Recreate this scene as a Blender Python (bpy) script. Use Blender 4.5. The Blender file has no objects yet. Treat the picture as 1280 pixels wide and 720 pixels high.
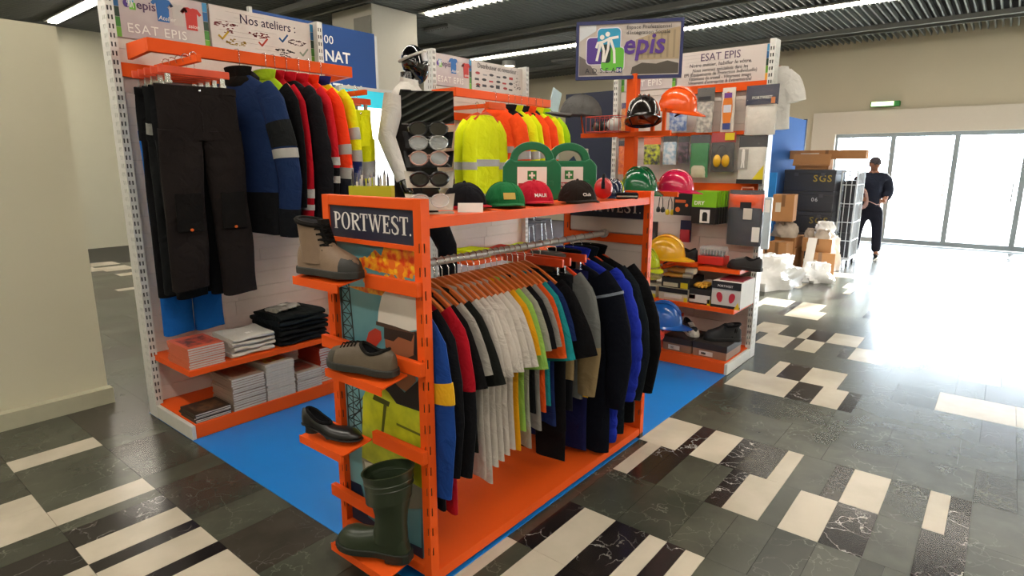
import bpy, bmesh, math, random
from math import sin, cos, pi, radians as R
from mathutils import Vector, Matrix
random.seed(7)
SC = bpy.context.scene
COL = SC.collection
# ------------------------------------------------------------------ camera
CAM_H, PITCH, YAW, FPX = 1.65, R(11.7), R(39.27), 748.6
cd = bpy.data.cameras.new('camera'); cam = bpy.data.objects.new('camera', cd); COL.objects.link(cam)
cd.sensor_width = 36.0; cd.lens = 36.0 * FPX / 1280.0; cd.clip_start = 0.05; cd.clip_end = 200
cam.location = (0, 0, CAM_H); cam.rotation_euler = (pi/2 - PITCH, 0, YAW - pi/2)
SC.camera = cam
# ------------------------------------------------------------------ exposure, sky, sun
vs = SC.view_settings
vs.view_transform = 'Standard'; vs.look = 'None'; vs.gamma = 1.0; vs.use_curve_mapping = False
vs.exposure = 0.0
w = bpy.data.worlds.new('sky'); SC.world = w; w.use_nodes = True
wn = w.node_tree.nodes; bg = wn['Background']
bg.inputs[0].default_value = (0.80, 0.90, 1.0, 1); bg.inputs[1].default_value = 22.0
sd = bpy.data.lights.new('sun_offscreen', 'SUN'); sd.energy = 45.0; sd.angle = R(1.0); sd.color = (1.0, 0.96, 0.88)
so = bpy.data.objects.new('sun_offscreen', sd); COL.objects.link(so)
so.rotation_euler = Vector((-0.94, 0.24, -0.26)).to_track_quat('-Z', 'Y').to_euler()
# ------------------------------------------------------------------ helpers
def lin(h):
    h = h.lstrip('#'); o = []
    for i in (0, 2, 4):
        c = int(h[i:i+2], 16)/255.0
        o.append(c/12.92 if c <= .04045 else ((c+.055)/1.055)**2.4)
    return (o[0], o[1], o[2], 1)
MATS = {}
def M(name, col='888888', rough=.55, metal=0, amt=.08, nscale=18, bump=0, bscale=220, coat=0, emit=0, col2=None, alpha=1, detail=3, trans=0):
    if name in MATS: return MATS[name]
    m = bpy.data.materials.new(name); m.use_nodes = True; MATS[name] = m
    nt = m.node_tree; b = nt.nodes['Principled BSDF']
    c = lin(col)
    tc = nt.nodes.new('ShaderNodeTexCoord')
    nz = nt.nodes.new('ShaderNodeTexNoise'); nz.inputs['Scale'].default_value = nscale; nz.inputs['Detail'].default_value = detail
    nt.links.new(tc.outputs['Object'], nz.inputs['Vector'])
    mx = nt.nodes.new('ShaderNodeMix'); mx.data_type = 'RGBA'
    if col2: c1, c2 = c, lin(col2)
    else:
        c1 = tuple(max(0, v*(1-amt)) for v in c[:3])+(1,); c2 = tuple(min(1, v*(1+amt)) for v in c[:3])+(1,)
    mx.inputs[6].default_value = c1; mx.inputs[7].default_value = c2
    if col2:
        rp = nt.nodes.new('ShaderNodeMapRange'); rp.inputs[1].default_value = .38; rp.inputs[2].default_value = .62
        nt.links.new(nz.outputs['Fac'], rp.inputs[0]); nt.links.new(rp.outputs[0], mx.inputs[0])
    else: nt.links.new(nz.outputs['Fac'], mx.inputs[0])
    nt.links.new(mx.outputs[2], b.inputs['Base Color'])
    b.inputs['Roughness'].default_value = rough; b.inputs['Metallic'].default_value = metal
    b.inputs['Coat Weight'].default_value = coat; b.inputs['Coat Roughness'].default_value = .08
    if trans: b.inputs['Transmission Weight'].default_value = trans; b.inputs['IOR'].default_value = 1.3
    if alpha < 1: b.inputs['Alpha'].default_value = alpha
    if emit:
        nt.links.new(mx.outputs[2], b.inputs['Emission Color']); b.inputs['Emission Strength'].default_value = emit
    if bump:
        n2 = nt.nodes.new('ShaderNodeTexNoise'); n2.inputs['Scale'].default_value = bscale; n2.inputs['Detail'].default_value = 2
        nt.links.new(tc.outputs['Object'], n2.inputs['Vector'])
        bp = nt.nodes.new('ShaderNodeBump'); bp.inputs['Strength'].default_value = bump; bp.inputs['Distance'].default_value = .004
        nt.links.new(n2.outputs['Fac'], bp.inputs['Height']); nt.links.new(bp.outputs[0], b.inputs['Normal'])
    return m
def fab(col, rough=.9, amt=.12):
    if 'fabric_'+col in MATS: return MATS['fabric_'+col]
    m = M('fabric_'+col, col, rough, amt=amt, nscale=9, bump=1.0, bscale=11); m.node_tree.nodes['Principled BSDF'].inputs['Specular IOR Level'].default_value = .15
    geo_ = m.node_tree.nodes.new('ShaderNodeNewGeometry')
    for n in list(m.node_tree.nodes):
        if n.type == 'TEX_NOISE': m.node_tree.links.new(geo_.outputs['Position'], n.inputs['Vector'])
        if n.type == 'BUMP': n.inputs['Distance'].default_value = .018
        if n.type == 'TEX_NOISE' and n.inputs['Scale'].default_value == 11: n.inputs['Detail'].default_value = 3; n.inputs['Distortion'].default_value = .8
    return m
ORANGE_SPEC = .25
def pla(col, rough=.3): return M('plastic_'+col, col, rough, amt=.03, coat=.3)
def ink(col): return M('print_'+col, col, .55, amt=.04, nscale=30)

class MB:
    def __init__(s): s.v = []; s.f = []
    def add(s, vs, fs):
        o = len(s.v); s.v += [tuple(v) for v in vs]; s.f += [tuple(i+o for i in f) for f in fs]; return s
    def slot_tube(s, x0, x1, y0, y1, z0, z1, cols, zs, hh):     # hollow post, slots cut through its faces
        pts = []
        def side(f, c0, c1, cuts):
            cs = [c0]+[q for ab in sorted(cuts) for q in ab]+[c1]
            if f in ('back', 'left'): cs = [c0]+[q for ab in sorted(cuts, reverse=True) for q in ab[::-1]]+[c1]
            for k in range(len(cs)-1):
                p = {'front': (cs[k], y0), 'right': (x1, cs[k]), 'back': (cs[k], y1), 'left': (x0, cs[k])}[f]
                pts.append((p, k % 2 == 1))
        side('front', x0, x1, cols.get('front', [])); side('right', y0, y1, cols.get('right', [])); side('back', x1, x0, []); side('left', y1, y0, cols.get('left', []))
        zz = [z0]+[q for z in zs for q in (z, z+hh)]+[z1]; n = len(pts); o = len(s.v)
        for z in zz: s.v += [(p[0], p[1], z) for p, _ in pts]
        for i in range(len(zz)-1):
            for k in range(n):
                if pts[k][1] and i % 2 == 1: continue
                s.f.append((o+i*n+k, o+i*n+(k+1) % n, o+(i+1)*n+(k+1) % n, o+(i+1)*n+k))
        s.f.append(tuple(o+(len(zz)-1)*n+k for k in range(n))); s.raw = True
        return s
    def bb(s, x0, x1, y0, y1, z0, z1):
        return s.add([(x0,y0,z0),(x1,y0,z0),(x1,y1,z0),(x0,y1,z0),(x0,y0,z1),(x1,y0,z1),(x1,y1,z1),(x0,y1,z1)],
                     [(0,3,2,1),(4,5,6,7),(0,1,5,4),(1,2,6,5),(2,3,7,6),(3,0,4,7)])
    def box(s, c, d, rot=None):
        hx, hy, hz = d[0]/2, d[1]/2, d[2]/2
        vs = [Vector(p) for p in [(-hx,-hy,-hz),(hx,-hy,-hz),(hx,hy,-hz),(-hx,hy,-hz),(-hx,-hy,hz),(hx,-hy,hz),(hx,hy,hz),(-hx,hy,hz)]]
        if rot:
            from mathutils import Euler
            m = Euler(rot).to_matrix(); vs = [m @ v for v in vs]
        c = Vector(c)
        return s.add([v+c for v in vs], [(0,3,2,1),(4,5,6,7),(0,1,5,4),(1,2,6,5),(2,3,7,6),(3,0,4,7)])
    def loft(s, rings, cap=True, closed=False):
        o = len(s.v); n = len(rings[0])
        for r in rings: s.v += [tuple(p) for p in r]
        m = len(rings)
        for i in range(m if closed else m-1):
            a = o+i*n; b = o+((i+1) % m)*n
            for k in range(n):
                k2 = (k+1) % n; s.f.append((a+k, a+k2, b+k2, b+k))
        if cap and not closed:
            s.f.append(tuple(o+k for k in range(n))[::-1]); s.f.append(tuple(o+(m-1)*n+k for k in range(n)))
        return s
    def tube(s, pts, r, n=8, closed=False, cap=True):
        pts = [Vector(p) for p in pts]; rings = []; up = None
        m = len(pts)
        for i, p in enumerate(pts):
            if closed: t = pts[(i+1) % m]-pts[i-1]
            else: t = pts[min(i+1, m-1)]-pts[max(i-1, 0)]
            if t.length < 1e-9: t = Vector((0,0,1))
            t.normalize()
            if up is None: up = Vector((0,0,1)) if abs(t.z) < .9 else Vector((1,0,0))
            a = t.cross(up)
            if a.length < 1e-6: a = t.cross(Vector((0,1,0)))
            a.normalize(); b = a.cross(t).normalized(); up = b
            rr = r[i] if isinstance(r, (list, tuple)) else r
            rings.append([p+(a*cos(2*pi*k/n)+b*sin(2*pi*k/n))*rr for k in range(n)])
        return s.loft(rings, cap, closed)
    def cyl(s, p0, p1, r0, r1=None, n=12): return s.tube([p0, p1], [r0, r0 if r1 is None else r1], n)
    def lathe(s, prof, c=(0,0,0), n=20, sx=1, sy=1):
        return s.loft([[(c[0]+r*cos(2*pi*k/n)*sx, c[1]+r*sin(2*pi*k/n)*sy, c[2]+z) for k in range(n)] for r, z in prof])
    def prism(s, poly, h0, h1):          # polygon in local xy, extruded along local z
        n = len(poly); o = len(s.v)
        s.v += [(p[0], p[1], h0) for p in poly]+[(p[0], p[1], h1) for p in poly]
        s.f.append(tuple(o+k for k in range(n))[::-1]); s.f.append(tuple(o+n+k for k in range(n)))
        for k in range(n): s.f.append((o+k, o+(k+1) % n, o+n+(k+1) % n, o+n+k))
        return s
    def ribbon(s, pts, w, h0, h1):       # flat stroke in local xy
        for i in range(len(pts)-1):
            a, b = Vector(pts[i]), Vector(pts[i+1]); d = (b-a)
            if d.length < 1e-6: continue
            d.normalize(); nn = Vector((-d.y, d.x)); wa = w[i] if isinstance(w, list) else w; wb = w[i+1] if isinstance(w, list) else w
            a2 = a-d*wa*.25; b2 = b+d*wb*.25
            s.prism([a2-nn*wa/2, b2-nn*wb/2, b2+nn*wb/2, a2+nn*wa/2], h0, h1)
        return s
    def ball(s, c, r, n=14, m=8):
        rx, ry, rz = r if isinstance(r, (tuple, list)) else (r, r, r)
        return s.loft([[(c[0]+rx*cos(-pi/2+pi*(i+.001)/(m+.002))*cos(2*pi*k/n), c[1]+ry*cos(-pi/2+pi*(i+.001)/(m+.002))*sin(2*pi*k/n), c[2]+rz*sin(-pi/2+pi*i/m)) for k in range(n)] for i in range(m+1)])
    def build(s, name, mat, parent=None, smooth=False, bevel=0, label=None, seg=2):
        me = bpy.data.meshes.new(name); me.from_pydata(s.v, [], s.f); me.validate(); me.update()
        bm = bmesh.new(); bm.from_mesh(me)
        if not getattr(s, 'raw', False): bmesh.ops.recalc_face_normals(bm, faces=bm.faces)
        bm.to_mesh(me); bm.free()
        if mat: me.materials.append(mat)
        if smooth:
            me.polygons.foreach_set('use_smooth', [True]*len(me.polygons))
            me.set_sharp_from_angle(angle=R(50))
        o = bpy.data.objects.new(name, me); COL.objects.link(o)
        if parent: o.parent = parent
        if bevel:
            b = o.modifiers.new('bevel', 'BEVEL'); b.width = bevel; b.segments = seg; b.limit_method = 'ANGLE'; b.angle_limit = R(40)
        if label: o['label'] = label
        return o
def hollow(o, inner):        # sheet-metal wall, its inside coloured darker to deepen the slot shade
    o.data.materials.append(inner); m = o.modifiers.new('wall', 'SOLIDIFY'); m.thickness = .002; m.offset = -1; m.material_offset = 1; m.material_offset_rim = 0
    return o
def tag(o, label, cat, group=None):
    o['label'] = label; o['category'] = cat
    if group: o['group'] = group
    return o
def thing(name, label, cat, loc=(0,0,0), rot=(0,0,0), group=None):
    o = bpy.data.objects.new(name, None); COL.objects.link(o); o.location = loc
    o.rotation_euler = rot if isinstance(rot, (tuple, list)) else (0, 0, rot); o.empty_display_size = .05
    return tag(o, label, cat, group)
def struct(name, mb, mat, bevel=0, parent=None):
    o = mb.build(name, mat, parent, bevel=bevel)
    if not parent: o['kind'] = 'structure'
    return o
def copy_tree(o, parent=None):
    c = o.copy(); COL.objects.link(c); c.parent = parent
    for ch in list(o.children): copy_tree(ch, c)
    return c
def place(me_obj, parent, loc, rot=(0,0,0), name=None):     # a further piece that shares mesh data
    c = me_obj.copy(); COL.objects.link(c); c.parent = parent; c.location = loc; c.rotation_euler = rot
    return c
FRONT = (pi/2, 0, 0)            # board facing -Y: local x = +X, local y = up
SIDE = (pi/2, 0, -pi/2)         # board facing -X: local x = -Y, local y = up
def text(body, size, mat, parent, x, y, z=.002, align='LEFT', sx=1, bold=0, shear=0, name='lettering', sp=1.0, ext=.0006, line=1.0):
    cu = bpy.data.curves.new('lettering', 'FONT'); cu.body = body; cu.size = size; cu.align_x = align
    cu.extrude = ext; cu.resolution_u = 2; cu.offset = bold*size; cu.shear = shear; cu.space_character = sp; cu.space_line = line
    o = bpy.data.objects.new(name, cu); COL.objects.link(o)
    dg = bpy.context.evaluated_depsgraph_get(); dg.update()
    me = bpy.data.meshes.new_from_object(o.evaluated_get(dg)); bpy.data.objects.remove(o); bpy.data.curves.remove(cu)
    me.name = name; me.materials.clear(); me.materials.append(mat)
    ob = bpy.data.objects.new(name, me); COL.objects.link(ob); ob.parent = parent; ob.location = (x, y, z); ob.scale = (sx, 1, 1)
    return ob
def circ(cx, cy, rx, ry=None, n=16, a0=0, a1=2*pi):
    ry = rx if ry is None else ry
    return [(cx+rx*cos(a0+(a1-a0)*k/n), cy+ry*sin(a0+(a1-a0)*k/n)) for k in range(n if abs(a1-a0-2*pi) < 1e-6 else n+1)]

# ------------------------------------------------------------------ shared materials
ORANGE = M('orange_powder_coat', 'E2561A', .5, amt=.05, nscale=6)
ORANGE.node_tree.nodes['Principled BSDF'].inputs['Specular IOR Level'].default_value = .15
WHITEMETAL = M('white_slotted_metal', 'CFCFCB', .4, amt=.04)
SLOTSHADE = M('bare_steel', '5A5A5A', .5, metal=.6, amt=.08)  # shade painted into the post insides so the slots look dark
CHROME = M('chrome_wire', 'C8C8C8', .22, metal=1, amt=.03)
RAILMET = M('galvanised_rail', 'B4B2AE', .45, metal=.35, amt=.12, nscale=60)
WOOD = M('hanger_wood', 'C4682C', .45, amt=.18, nscale=14)
WOODR = M('hanger_red_wood', 'D2461C', .45, amt=.12, nscale=14)
BLACKP = M('black_plastic', '121214', .35)
NAVY = M('navy_sign', '171A33', .5, amt=.05)
WHITEP = M('white_print', 'E8E4DE', .55, amt=.03)
CARD = M('cardboard', 'A8774A', .85, amt=.1, nscale=8)
PAPER = M('paper_edges', 'C9C4BA', .8, amt=.12, nscale=90)
REFL = M('reflective_tape', 'A8A6A0', .45, amt=.1, nscale=80)
CLEAR = M('clear_film', 'F4F6F8', .08, amt=.02, alpha=.07, coat=.4)

# ------------------------------------------------------------------ setting
floor = struct('floor', MB().bb(-8, 14.9, -8, 14, -.3, -.008), M('grout', '3A3A34', .6))
def stone(name, col, col2, rough, vein=0, veincol='D8D4CC', nscale=7):
    m = M(name, col, rough, col2=col2, nscale=nscale, detail=6)
    nt = m.node_tree; b = nt.nodes['Principled BSDF']
    tc = nt.nodes['Texture Coordinate']
    geo = nt.nodes.new('ShaderNodeNewGeometry')
    for n in nt.nodes:
        if n.type == 'TEX_NOISE': nt.links.new(geo.outputs['Position'], n.inputs['Vector'])
    if vein:
        v = nt.nodes.new('ShaderNodeTexVoronoi'); v.feature = 'DISTANCE_TO_EDGE'; v.inputs['Scale'].default_value = 7
        dn = nt.nodes.new('ShaderNodeTexNoise'); dn.inputs['Scale'].default_value = 6; dn.inputs['Detail'].default_value = 5
        nt.links.new(geo.outputs['Position'], dn.inputs['Vector'])
        ad_ = nt.nodes.new('ShaderNodeVectorMath'); ad_.operation = 'MULTIPLY_ADD'
        nt.links.new(dn.outputs['Color'], ad_.inputs[0]); ad_.inputs[1].default_value = (.35, .35, .35); nt.links.new(geo.outputs['Position'], ad_.inputs[2])
        nt.links.new(ad_.outputs[0], v.inputs['Vector'])
        mr = nt.nodes.new('ShaderNodeMapRange'); mr.inputs[1].default_value = 0; mr.inputs[2].default_value = .02; mr.inputs[3].default_value = vein; mr.inputs[4].default_value = 0
        nt.links.new(v.outputs['Distance'], mr.inputs[0])
        n3 = nt.nodes.new('ShaderNodeTexNoise'); n3.inputs['Scale'].default_value = 3.5; nt.links.new(geo.outputs['Position'], n3.inputs['Vector'])
        mr2 = nt.nodes.new('ShaderNodeMapRange'); mr2.inputs[1].default_value = .45; mr2.inputs[2].default_value = .6; nt.links.new(n3.outputs['Fac'], mr2.inputs[0])
        mu = nt.nodes.new('ShaderNodeMath'); mu.operation = 'MULTIPLY'; nt.links.new(mr.outputs[0], mu.inputs[0]); nt.links.new(mr2.outputs[0], mu.inputs[1])
        mx = nt.nodes.new('ShaderNodeMix'); mx.data_type = 'RGBA'; mx.inputs[7].default_value = lin(veincol)
        src = b.inputs['Base Color'].links[0].from_socket; nt.links.new(src, mx.inputs[6]); nt.links.new(mu.outputs[0], mx.inputs[0]); nt.links.new(mx.outputs[2], b.inputs['Base Color'])
    return m
TILE = {'W': stone('cream_stone', 'B7AE9C', 'C6BDAB', .26, nscale=3), 'K': stone('black_marble', '1B1818', '262120', .2, .75),
        'G': stone('green_slate', '3F4238', '4C4E43', .27, .22, 'A8A89A', 4), 'B': stone('brown_slate', '36322C', '403C34', .27, .22, 'A8A09A', 4), 'D': stone('dark_green_slate', '34372F', '3E4037', .25, .3, 'A8A89A', 4)}
PX, PY, X0, Y0 = .4215, .0865, 2.286, .283
KNOWN = {   # row -> (y0, y1, stone)
 -3: [(3.39,3.75,'D'),(3.22,3.39,'G'),(2.90,3.22,'B'),(2.75,2.90,'D'),(2.49,2.75,'G'),(2.21,2.49,'B'),(1.95,2.21,'G'),(1.69,1.95,'D')],
 -4: [(2.67,2.75,'K'),(2.49,2.67,'W'),(2.41,2.49,'K'),(2.21,2.41,'W'),(3.22,3.39,'W')],
 -2: [(1.515,1.60,'W'),(1.42,1.515,'G'),(1.247,1.42,'W'),(1.075,1.247,'K'),(.99,1.075,'W'),(.895,.99,'B'),(.81,.895,'W')],
 -1: [(1.50,1.76,'D'),(1.425,1.50,'K'),(1.247,1.425,'W'),(1.075,1.247,'K'),(.99,1.075,'W'),(.895,.99,'K'),(.81,.895,'W'),(.55,.81,'G')],
 0: [(1.235,1.51,'D'),(1.51,1.75,'D'),(.98,1.235,'D'),(.80,.98,'G'),(.626,.80,'G'),(.453,.626,'D'),(.283,.453,'G')],
 1: [(1.415,1.51,'W'),(1.32,1.415,'K'),(1.235,1.32,'K'),(1.06,1.235,'G'),(.977,1.06,'G'),(.888,.977,'K'),(.715,.888,'W'),(.626,.715,'G'),(.453,.626,'W'),(.283,.453,'K'),(.11,.283,'G')],
 2: [(1.32,1.58,'W'),(1.235,1.32,'K'),(1.06,1.235,'W'),(.977,1.06,'K'),(.80,.977,'B'),(.715,.80,'W'),(.54,.715,'G'),(.453,.54,'B'),(.283,.453,'W'),(.11,.283,'D')],
 3: [(1.235,1.58,'G'),(.9,1.235,'G'),(.626,.9,'G'),(.283,.626,'G'),(-.06,.283,'G')],
 4: [(1.3,1.58,'D'),(.977,1.3,'D'),(.715,.977,'G'),(.36,.715,'G'),(.02,.36,'G')],
 5: [(1.057,1.485,'W'),(1.485,1.58,'D'),(.88,1.057,'K'),(.71,.88,'W'),(.62,.71,'K'),(.28,.62,'G')],
 6: [(1.315,1.58,'G'),(1.22,1.315,'W'),(1.057,1.22,'K'),(.80,1.057,'W'),(.453,.8,'G')],
 7: [(1.3,1.7,'G'),(.88,1.3,'G'),(.54,.88,'G'),(.11,.54,'G')],
 8: [(1.40,1.65,'W'),(1.302,1.40,'B'),(1.13,1.302,'W'),(.97,1.13,'G'),(.88,.97,'K'),(.626,.88,'W')],
 9: [(1.565,1.83,'W'),(1.39,1.565,'D'),(1.30,1.39,'W'),(1.14,1.30,'K'),(.88,1.14,'W'),(.626,.88,'G')],
 10: [(1.73,2.1,'G'),(1.3,1.73,'G'),(.8,1.3,'G')],
 11: [(1.39,1.73,'W'),(1.73,1.82,'K'),(1.82,2.1,'G'),(.97,1.39,'D')],
 12: [(1.465,1.72,'W'),(1.72,1.87,'K'),(1.87,2.08,'W'),(1.1,1.465,'G')]}
tiles = []
rt_ = random.Random(3)
for i in range(-8, 30):
    x0 = X0+PX*i; kn = [(round((a-Y0)/PY), round((b-Y0)/PY), c) for a, b, c in KNOWN.get(i, [])]
    for a, b, c in kn: tiles.append((x0, a, b, c))
    occ = set()
    for a, b, c in kn: occ |= set(range(a, b))
    k = -60
    plain = i in (-7, -6, -3, -1+1, 3, 4, 7, 10, 13, 14, 17, 20)
    if i >= -3 and i < 0: plain = False
    while k < 130:
        if k in occ: k += 1; continue
        n = rt_.choice([1, 2, 2, 3, 3, 4, 5]); e = k+1
        while e < k+n and e not in occ: e += 1
        c = rt_.choice('GDGB') if (plain or (i in (-3, -2, -1) and k > 13)) else rt_.choice('GGDBWWKG')
        tiles.append((x0, k, e, c)); k = e
def hidden(x0, ya, yb): return x0 > 1.36 and x0+PX < 5.3 and ya > 1.55 and yb < 4.25
fwd = Vector((cos(YAW)*cos(PITCH), sin(YAW)*cos(PITCH), -sin(PITCH))); rgt = Vector((sin(YAW), -cos(YAW), 0)); upv = rgt.cross(fwd)
vis = []
for t in tiles:
    x0, a, b, c = t; ya, yb = Y0+a*PY, Y0+b*PY
    if hidden(x0, ya, yb): continue
    d = Vector((x0+PX/2, (ya+yb)/2, -CAM_H)); dep = d.dot(fwd)
    inv = dep > .5 and abs(d.dot(rgt)/dep) < .95 and -.6 < d.dot(upv)/dep
    behind = (ya > 3.9 and x0 < 7) or (x0 > 5.1 and (ya+yb)/2 > 1.6+.30*(x0-5.1)) or x0 > 14.5
    area = (yb-ya)*PX*CAM_H/(dep**3) if inv else 0
    if behind: area *= .02
    vis.append((area, t))
vis.sort(key=lambda q: -q[0])
TM = {}
for area, (x0, a, b, c) in vis[:298]:
    n = b-a; key = (n, c)
    if key not in TM:
        o = MB().bb(0, PX-.0018, 0, n*PY-.0018, -.012, 0).build('tile', TILE[c], floor); TM[key] = o; o.location = (x0, Y0+a*PY, 0)
    else: place(TM[key], floor, (x0, Y0+a*PY, 0))
rest = MB(); fm = []
for area, (x0, a, b, c) in vis[298:]:
    if x0 > 14.5: continue
    rest.bb(x0, x0+PX-.0018, Y0+a*PY, Y0+b*PY-.0018, -.012, 0); fm += ['WKGBD'.index(c)]*6
ro = rest.build('tile_field', None, floor); ro['kind'] = 'stuff'
for c in 'WKGBD': ro.data.materials.append(TILE[c])
ro.data.polygons.foreach_set('material_index', fm)

carpet = tag(MB().bb(1.387, 5.28, 1.552, 4.3, 0, .004).build('blue_carpet', M('blue_carpet_mat', '0474C8', .45, amt=.08, nscale=4, bump=.1, bscale=300)), 'bright blue carpet laid under the clothing stand', 'carpet')
hallcarpet = tag(MB().bb(8.2, 14.5, 5.6, 12, .0, .006).build('grey_carpet', M('grey_carpet_mat', '6C6A78', .9, amt=.1, bump=.3)), 'purple-grey carpet beneath the metal-legged chairs', 'carpet')

WALLM = M('beige_wall', 'C6BEA8', .8, amt=.03, nscale=2)
CREAM = M('cream_wall', 'CFCBB4', .75, amt=.03, nscale=2)
struct('wall_back', MB().bb(-8.2, -8, -8, 14, -.3, 4.4), CREAM)
struct('wall_left', MB().bb(-8.2, 15.1, 14, 14.2, -.3, 4.4), CREAM)
struct('wall_right', MB().bb(-8.2, 15.1, -8.2, -8, -.3, 4.4), CREAM)
DY1, DY0, DZ = 3.05, -5.6, 2.22
wf = MB(); wf.bb(14.9, 15.1, 3.52, 14, -.3, 4.4); wf.bb(14.9, 15.1, -8, DY0-.4, -.3, 4.4); wf.bb(14.9, 15.1, DY0-.4, 3.52, 2.74, 4.4)
struct('wall_far', wf, WALLM)
lf = MB(); lf.bb(14.82, 15.1, DY1, 3.52, 0, 2.74); lf.bb(14.82, 15.1, DY0-.4, DY1, 2.28, 2.74)
struct('trim_1', lf, M('white_lintel', 'CFC8BC', .6, amt=.02))
ALU = M('grey_aluminium', '8C98A0', .4, metal=.3, amt=.04)
GLASS = bpy.data.materials.new('door_glass'); GLASS.use_nodes = True
nt = GLASS.node_tree; nt.nodes.clear()
o_ = nt.nodes.new('ShaderNodeOutputMaterial'); tr = nt.nodes.new('ShaderNodeBsdfTransparent'); gl = nt.nodes.new('ShaderNodeBsdfGlossy'); mi = nt.nodes.new('ShaderNodeMixShader')
gl.inputs['Roughness'].default_value = .02; mi.inputs[0].default_value = .06; tr.inputs[0].default_value = (.96, .98, .99, 1)
nt.links.new(tr.outputs[0], mi.inputs[1]); nt.links.new(gl.outputs[0], mi.inputs[2]); nt.links.new(mi.outputs[0], o_.inputs[0])
yy = DY1; k = 1
while yy > DY0+.2:
    y2 = max(yy-1.08, DY0)
    fr = MB(); e = .045
    fr.bb(14.93, 14.99, y2, y2+e, 0, DZ+.06); fr.bb(14.93, 14.99, yy-e, yy, 0, DZ+.06); fr.bb(14.93, 14.99, y2+e, yy-e, DZ-.02, DZ+.06); fr.bb(14.93, 14.99, y2+e, yy-e, 0, .1)
    d = struct('door_%d' % k, fr, ALU); MB().bb(14.955, 14.965, y2+e, yy-e, .1, DZ-.02).build('pane', GLASS, d)
    MB().cyl((14.89, y2+.12, .9), (14.89, y2+.12, 1.3), .014).cyl((14.89, y2+.12, .95), (14.94, y2+.12, .95), .01).cyl((14.89, y2+.12, 1.25), (14.94, y2+.12, 1.25), .01).build('door_handle', CHROME, d)
    yy = y2; k += 1
struct('ground_outside', MB().bb(15.1, 60, -40, 40, -.32, -.02), M('pale_paving', 'B8B4AC', .8))

# cream partition left of the stand
pw = struct('wall_partition', MB().bb(-6, 1.30, 4.78, 4.9, 0, 2.5), CREAM)
struct('baseboard_left', MB().bb(-6, 1.31, 4.70, 4.775, 0, .11), M('cream_skirting', 'B9B79F', .6))

CEILM = M('ceiling_black', '0E0F10', .9)
ceil = struct('ceiling', MB().bb(-8, 14.9, -8, 14, 4.32, 4.4), CEILM)
SLATM = M('ceiling_slat_grey', '6E726E', .5, metal=.2, amt=.06, nscale=1)
s0 = MB().bb(-7.9, 14.88, -.012, .012, 4.12, 4.20).build('slat', SLATM, ceil); s0.location = (0, -7.8, 0)
for i in range(1, 198): place(s0, ceil, (0, -7.8+i*.11, 0))
LAMPM = M('tube_light', 'FFF4E4', .5, emit=42, amt=.01)
HOUS = M('lamp_housing', 'B8B8B4', .4, metal=.5)
for n, (lx, lab) in enumerate([(7.32, 'long white strip light above the second clothes bay'), (11.06, 'long white strip light above the hanging logo sign'), (3.58, 'long strip light above the boot display'), (-.16, 'long strip light above the open floor, second from the rear wall'), (-3.9, 'long strip light next to the rear wall')]):
    t = thing('strip_light' if lx > 1 else 'strip_light_offscreen', lab, 'ceiling light', (lx, 0, 4.05), group='ceiling strip lights')
    ye = 7.9 if n == 0 else 13.4
    MB().bb(-.11, .11, -7.5, ye, .03, .062).build('housing', HOUS, t)
    MB().bb(-.06, .06, -7.4, ye-.1, .01, .03).build('diffuser', LAMPM, t)
    f0 = MB().bb(-.1, .1, -.006, .006, -.02, .03).build('louvre', SLATM, t); f0.location = (0, -1.0, 0)
    if lx > 5:
        for i in range(1, 71 if n == 0 else 100): place(f0, t, (0, -1.0+i*.125, 0))
BEAM = M('ceiling_beam_grey', '6A6C68', .55, metal=.2)
for n, bx in enumerate((9.4, 5.7, 13.2, 1.9)):
    struct('trim_%d' % (n+2), MB().bb(bx-.05, bx+.05, -7.9, 13.9, 4.04, 4.118).bb(bx+.45, bx+.5, -7.9, 13.9, 4.06, 4.118), BEAM)
VENT = M('vent_grey', '7A7C78', .5)
for (vx, vy, lab) in ((8.5, 8.5, 'square perforated ceiling vent behind the white column'), (12.8, 8.66, 'square perforated ceiling vent near the beige far wall'), (6.56, 3.38, 'square perforated ceiling vent above the carpet corner'), (8.98, 3.1, 'perforated ceiling vent beyond the white text banner')):
    t = thing('ceiling_vent', lab, 'vent', (vx, vy, 4.06), group='ceiling vents')
    MB().bb(-.32, .32, -.32, .32, .02, .06).build('plate', VENT, t)
    h0 = MB().bb(-.28, .28, -.008, .008, 0, .02).build('fin', VENT, t); h0.location = (0, -.27, 0)
    for i in range(1, 10): place(h0, t, (0, -.27+i*.06, 0))
t = thing('downlight', 'small round lit downlight in the dark ceiling', 'ceiling light', (11.97, 9.89, 4.0))
MB().lathe([(.16, .12), (.17, .0), (.14, 0), (.13, .03)], n=20).build('rim', HOUS, t, True); MB().lathe([(.13, .02), (.0001, .02), (.0001, .03), (.13, .03)], n=20).build('lens', LAMPM, t)
t = thing('exit_sign', 'green lit exit sign mounted over the glass doors', 'exit sign', (14.78, 2.18, 2.86))
MB().bb(-.04, .12, -.26, .26, -.05, .05).build('casing', M('exit_green', '2E8A3C', .5), t, bevel=.008); MB().bb(-.055, -.04, -.16, .24, -.042, .042).build('lit_panel', M('exit_lit', 'D8F0B8', .5, emit=2.2), t)

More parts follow.
